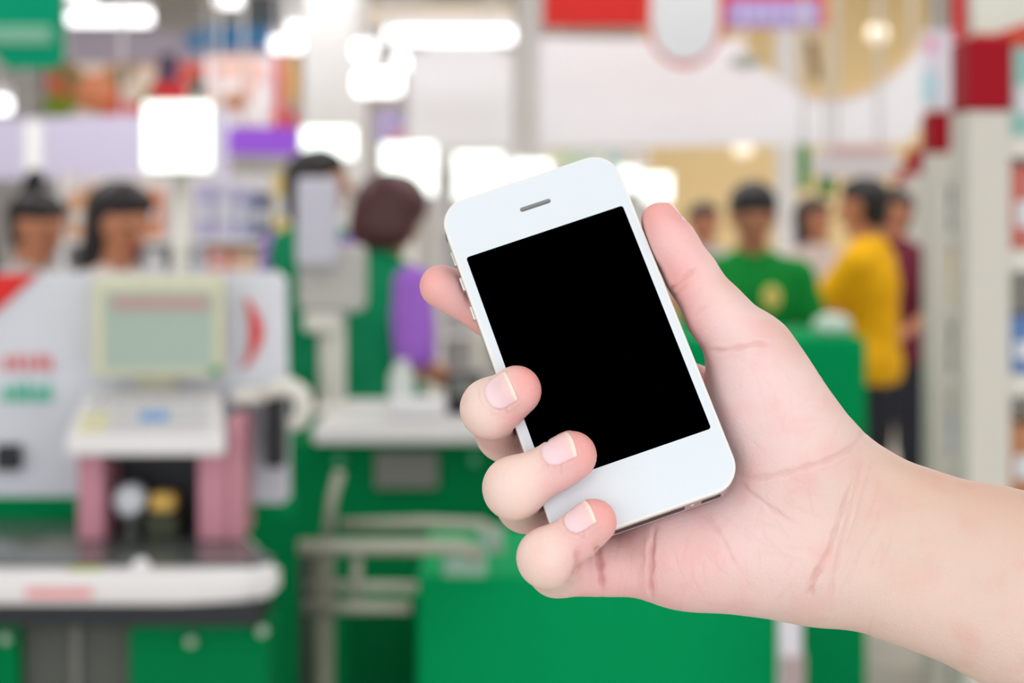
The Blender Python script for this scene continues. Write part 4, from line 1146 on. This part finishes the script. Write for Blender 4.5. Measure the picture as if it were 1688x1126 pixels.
def person(lab, u, d, top_v, yaw, shirt, sleeve=None, hair='short', hair_m=hair_b, arms=None, tilt=0.0, sleeve_len='short', badge=None, puff=0.0, sleeve_r=0.062, lean=0.0, head_yaw=0.0, hem=None):
    """A standing figure; yaw 0 faces the viewer, positive turns to the viewer's right. arms: elbow and wrist for either side, in body metres."""
    loc = Vector(((u - CU) / F * d, d, 0))
    hgt = EYE + (CV - top_v) / F * d
    s = hgt / 1.70
    root = empty('person', loc, lab, 'person')
    C = 0.0095
    B = Field((-0.45, -0.55, -0.01), (0.45, 0.32, 1.76), C)
    ly = -lean
    sh = {1: np.array((0.165, ly * 0.8, 1.355)), -1: np.array((-0.165, ly * 0.8, 1.355))}
    arms = arms or {}
    el = {q: np.array(arms.get(q, ((q * 0.235, -0.03 + ly * 0.5, 1.12), None))[0]) for q in (1, -1)}
    wr = {q: np.array((arms.get(q, (None, (q * 0.20, -0.24, 1.04))))[1] or (q * 0.20, -0.24, 1.04)) for q in (1, -1)}
    hips = np.array((0, 0, 0.93)); chest = np.array((0, ly * 0.6, 1.26))
    def torso(Fd, g, k=0.05):
        Fd.cone((-0.055, 0, 0.94), (0.055, 0, 0.94), 0.115 + g, 0.115 + g, 0, ((0, 1, 0), 1.12))
        Fd.cone((0, 0, 0.95), (0, ly * 0.3, 1.10), 0.128 + g, 0.118 + g, k, ((0, 1, 0), 1.15))
        Fd.cone((-0.05, ly * 0.6, 1.26), (0.05, ly * 0.6, 1.26), 0.112 + g, 0.112 + g, k, ((0, 1, 0), 1.1))
        Fd.cone((0, ly * 0.3, 1.10), (0, ly * 0.7, 1.30), 0.118 + g, 0.115 + g, k, ((0, 1, 0), 1.1))
        for q in (-1, 1): Fd.cone(sh[q], (0, ly * 0.8 + 0.01, 1.405), 0.052 + g, 0.05 + g, k)
    def legs(Fd, g, k=0.03):
        for q in (-1, 1):
            Fd.cone((q * 0.085, 0, 0.92), (q * 0.095, -0.01, 0.50), 0.09 + g, 0.058 + g, k)
            Fd.cone((q * 0.095, -0.01, 0.50), (q * 0.10, 0.02, 0.09), 0.057 + g, 0.038 + g, 0.02)
    def upper_arm(Fd, q, g, k=0.03, part=1.0):
        Fd.cone(sh[q], sh[q] + (el[q] - sh[q]) * part, 0.052 + g, (0.052 - 0.012 * part) + g, k)
    torso(B, 0); legs(B, 0)
    for q in (-1, 1):
        upper_arm(B, q, 0)
        B.cone(el[q], wr[q], 0.040, 0.026, 0.012)
        # hand: palm, four fingers and a thumb
        f = (wr[q] - el[q]) / np.linalg.norm(wr[q] - el[q])
        sd = np.cross(f, (0, 0, 1.0)); sd /= np.linalg.norm(sd) + 1e-9
        dn = np.cross(sd, f)
        pc = wr[q] + f * 0.05
        B.cone(wr[q], pc + f * 0.02, 0.026, 0.034, 0.012, (dn, 1.7))
        for t_, ln in ((-0.030, 0.055), (-0.010, 0.068), (0.011, 0.064), (0.031, 0.05)):
            b0 = pc + f * 0.035 + sd * t_
            b1 = b0 + f * ln * 0.55 - dn * 0.004; b2 = b1 + f * ln * 0.4 - dn * 0.02
            B.cone(b0, b1, 0.0105, 0.0095, 0.004); B.cone(b1, b2, 0.0095, 0.0085, 0.002)
        tb = wr[q] + f * 0.03 - sd * q * 0.028
        B.cone(tb, tb + f * 0.035 - sd * q * 0.03, 0.014, 0.011, 0.006)
        B.cone((q * 0.10, 0.03, 0.06), (q * 0.115, -0.13, 0.035), 0.04, 0.035, 0.02)
    # neck and head, the head bent forward by tilt
    nb = np.array((0, ly * 0.85 + 0.01, 1.40))
    hc0 = np.array((0, ly - 0.012, 1.585))
    ct, stl = math.cos(tilt), math.sin(tilt)
    piv = np.array((0, ly, 1.47))
    def hp(x_, y_, z_):
        """Head point: offsets from the head's centre, nodded about the neck."""
        r = np.array((x_, y_, z_)) + hc0 - piv
        r = np.array((r[0] * math.cos(head_yaw) - r[1] * math.sin(head_yaw), r[0] * math.sin(head_yaw) + r[1] * math.cos(head_yaw), r[2]))
        return piv + np.array((r[0], r[1] * ct - r[2] * stl, r[1] * stl + r[2] * ct))
    B.cone(nb, hp(0, 0.015, -0.06), 0.056, 0.052, 0.03)
    B.cone(hp(0, 0.022, 0.03), hp(0, -0.005, 0.025), 0.078, 0.076, 0.01)
    B.cone(hp(0, -0.015, 0.0), hp(0, -0.038, -0.085), 0.068, 0.036, 0.03)
    B.cone(hp(0, -0.088, 0.015), hp(0, -0.108, -0.022), 0.010, 0.014, 0.012)
    B.cone(hp(-0.03, -0.072, 0.032), hp(0.03, -0.072, 0.032), 0.012, 0.012, 0.015)
    for q in (-1, 1):
        B.cone(hp(q * 0.078, 0.012, 0.018), hp(q * 0.080, 0.008, -0.03), 0.014, 0.010, 0.008)
    yr = Matrix.Rotation(yaw, 3, 'Z'); Ym = np.array(yr)
    def put(Fd, name, m, parent=root, relax=2):
        V_, Q_ = Fd.mesh(relax)
        V_ = (V_ * s) @ Ym.T + np.array(loc)
        return link_mesh(name, np_mesh(name, V_, Q_), m, parent, smooth=True)
    put(B, 'body', skin_a)
    Tq = Field((-0.3, -0.3, 0.03), (0.3, 0.3, 1.12), 0.014)
    Tq.cone((-0.055, 0, 0.94), (0.055, 0, 0.94), 0.125, 0.125, 0, ((0, 1, 0), 1.12)); legs(Tq, 0.014); put(Tq, 'trousers', trouser_m, relax=1)
    Sf = Field((-0.45, -0.55, 0.8), (0.45, 0.32, 1.5), 0.0115)
    torso(Sf, 0.013)
    Sf.cone((-0.055, 0, 0.93), (0.055, 0, 0.93), 0.145, 0.145, 0.02, ((0, 1, 0), 1.12))
    Sf.D = np.maximum(Sf.D, (0.86 - Sf.ax[2])[None, None, :])
    Sf.cone(nb + (0, 0, -0.03), nb + (0, 0, 0.012), 0.072, 0.066, 0.03)
    sleeves_apart = sleeve is not None
    if not sleeves_apart:
        for q in (-1, 1): upper_arm(Sf, q, 0.013, 0.03, 0.72 if sleeve_len == 'short' else 1.0)
    put(Sf, 'vest' if sleeves_apart else 'shirt', shirt, relax=2)
    if sleeves_apart:
        for q in (-1, 1):
            Sl = Field((-0.45, -0.55, 0.8), (0.45, 0.32, 1.5), 0.0115)
            upper_arm(Sl, q, 0.017, 0, 0.84); Sl.cone(sh[q] + (el[q]-sh[q]) * 0.4, el[q] + (sh[q]-el[q]) * 0.16, sleeve_r, sleeve_r, 0.02); put(Sl, 'sleeve', sleeve, relax=2)
    for q in (-1, 1):
        So = Field((-0.3, -0.3, -0.005), (0.3, 0.2, 0.15), 0.011)
        So.cone((q * 0.10, 0.035, 0.055), (q * 0.115, -0.135, 0.04), 0.05, 0.042, 0.0)
        put(So, 'shoe', shoe_m, relax=1)
    # hair
    Hf = Field((-0.2, -0.35, 1.2), (0.2, 0.25, 1.86), 0.009)
    Hf.cone(hp(0, 0.040, 0.040), hp(0, 0.004, 0.052), 0.083 + puff, 0.080 + puff, 0)
    Hf.cone(hp(0, 0.045, 0.03), hp(0, 0.045, -0.035), 0.078, 0.064, 0.02)
    Hf.cone(hp(-0.045, -0.045, 0.078), hp(0.045, -0.045, 0.078), 0.024, 0.022, 0.03)
    if hair == 'bun':
        Hf.cone(hp(0, 0.07, 0.105), hp(0, 0.055, 0.16), 0.030, 0.037, 0.012)
    if hair in ('long', 'bob'):
        ln = hem if hem is not None else -0.15 if hair == 'long' else -0.085
        for q in (-1, 1):
            Hf.cone(hp(q * 0.058, 0.022, 0.04), hp(q * 0.070, 0.025, ln), 0.034 + puff, 0.034 + puff, 0.03)
        Hf.cone(hp(0, 0.06, 0.0), hp(0, 0.062, ln), 0.07 + puff, 0.064 + puff, 0.03)
    if hair == 'parted':
        Hf.cone(hp(-0.05, -0.04, 0.07), hp(-0.080, -0.005, -0.06), 0.024, 0.018, 0.02)
        Hf.cone(hp(0.05, -0.04, 0.07), hp(0.080, 0.0, -0.02), 0.022, 0.016, 0.02)
    put(Hf, 'hair', hair_m, relax=2)
    for q in (-1, 1):
        Ef = Field(hp(q * 0.03, -0.08, 0.012) - 0.03, hp(q * 0.03, -0.08, 0.012) + 0.03, 0.004)
        Ef.cone(hp(q * 0.024, -0.079, 0.012), hp(q * 0.040, -0.073, 0.012), 0.009, 0.008); put(Ef, 'eye', eye_m, relax=1)
    Mf = Field(hp(0, -0.08, -0.055) - 0.05, hp(0, -0.08, -0.055) + 0.05, 0.005)
    Mf.cone(hp(-0.02, -0.078, -0.055), hp(0.02, -0.078, -0.055), 0.010, 0.010); put(Mf, 'mouth', lip_m, relax=1)
    if badge is not None:
        Bf = Field((-0.1, -0.3, 1.1), (0.2, 0.0, 1.4), 0.006)
        Bf.ball((0.055, -0.118 + ly * 0.6, 1.285), (0.036, 0.016, 0.046)); put(Bf, 'chest_badge', badge, relax=1)
    return root

vest_m = mat('green_vest', (0, 140, 92), 0.7, 0.2, noise=0.06)
polo_m = mat('green_polo', (6, 140, 54), 0.75, 0.2, noise=0.08)
lilac_shirt = mat('purple_shirt', (166, 108, 216), 0.75, 0.2, noise=0.06)
yellow_m = mat('yellow_shirt', (246, 184, 10), 0.75, 0.2, noise=0.06)
blush_m = mat('blush_shirt', (226, 206, 200), 0.75, 0.2, noise=0.05)
maroon_m = mat('maroon_shirt', (112, 40, 60), 0.75, 0.2, noise=0.06)
navy_m = mat('navy_shirt', (28, 44, 120), 0.75, 0.2, noise=0.06)
greysh_m = mat('grey_shirt', (196, 190, 190), 0.75, 0.2, noise=0.06)
badge_m = mat('gold_badge', (236, 214, 120), 0.5, 0.3, noise=0.1)

person('shopper with hair in a high bun, head bowed, behind the advertising panel', 48, 6.1, 318, math.radians(62), greysh_m, hair='bun', tilt=0.25)
person('shopper with long black hair looking down beside the lit lane sign pole', 184, 5.3, 300, math.radians(48), blush_m, hair='long', tilt=0.3)
person('person in navy at the extreme left edge of the picture', -50, 6.6, 330, math.radians(30), navy_m, hair='long')
person('dark-haired cashier in a green vest behind the tall white pole display', 522, 6.75, 250, math.radians(146), vest_m, sleeve=lilac_shirt, hair='bob', tilt=0.05, head_yaw=math.radians(-45))
person('brown-haired cashier in green vest with purple sleeves, back turned', 628, 6.05, 298, math.radians(130), vest_m, sleeve=lilac_shirt, hair='bob', hair_m=hair_br, tilt=0.35, puff=0.026, sleeve_r=0.07, hem=-0.05,
       arms={-1: ((-0.22, 0.02, 1.10), (-0.20, -0.20, 1.02)), 1: ((0.22, -0.02, 1.11), (0.14, -0.2, 1.05))})
person('man in a green shirt with a gold chest badge behind the tall green counter', 1240, 6.7, 304, 0.0, polo_m, hair='short', puff=0.008, tilt=0.28, badge=badge_m,
       arms={1: ((0.25, -0.05, 1.12), (0.17, -0.26, 1.08)), -1: ((-0.25, -0.05, 1.12), (-0.10, -0.26, 1.08))})
person('person in a yellow shirt reaching to the left beside the racks', 1430, 7.6, 296, math.radians(-118), yellow_m, hair='short', tilt=0.1,
       arms={1: ((0.20, -0.16, 1.17), (0.12, -0.40, 1.14)), -1: ((-0.20, -0.16, 1.15), (-0.14, -0.36, 1.12))})
person('person in a pale blush top between the green and the yellow shirts', 1340, 9.6, 328, math.radians(35), blush_m, hair='long')
person('person in maroon half hidden behind the white racks', 1474, 8.7, 312, math.radians(-40), maroon_m, hair='short')
person('dark-haired shopper in grey, far off to the right of the thumb tip', 1160, 10.2, 336, math.radians(20), greysh_m, hair='short')
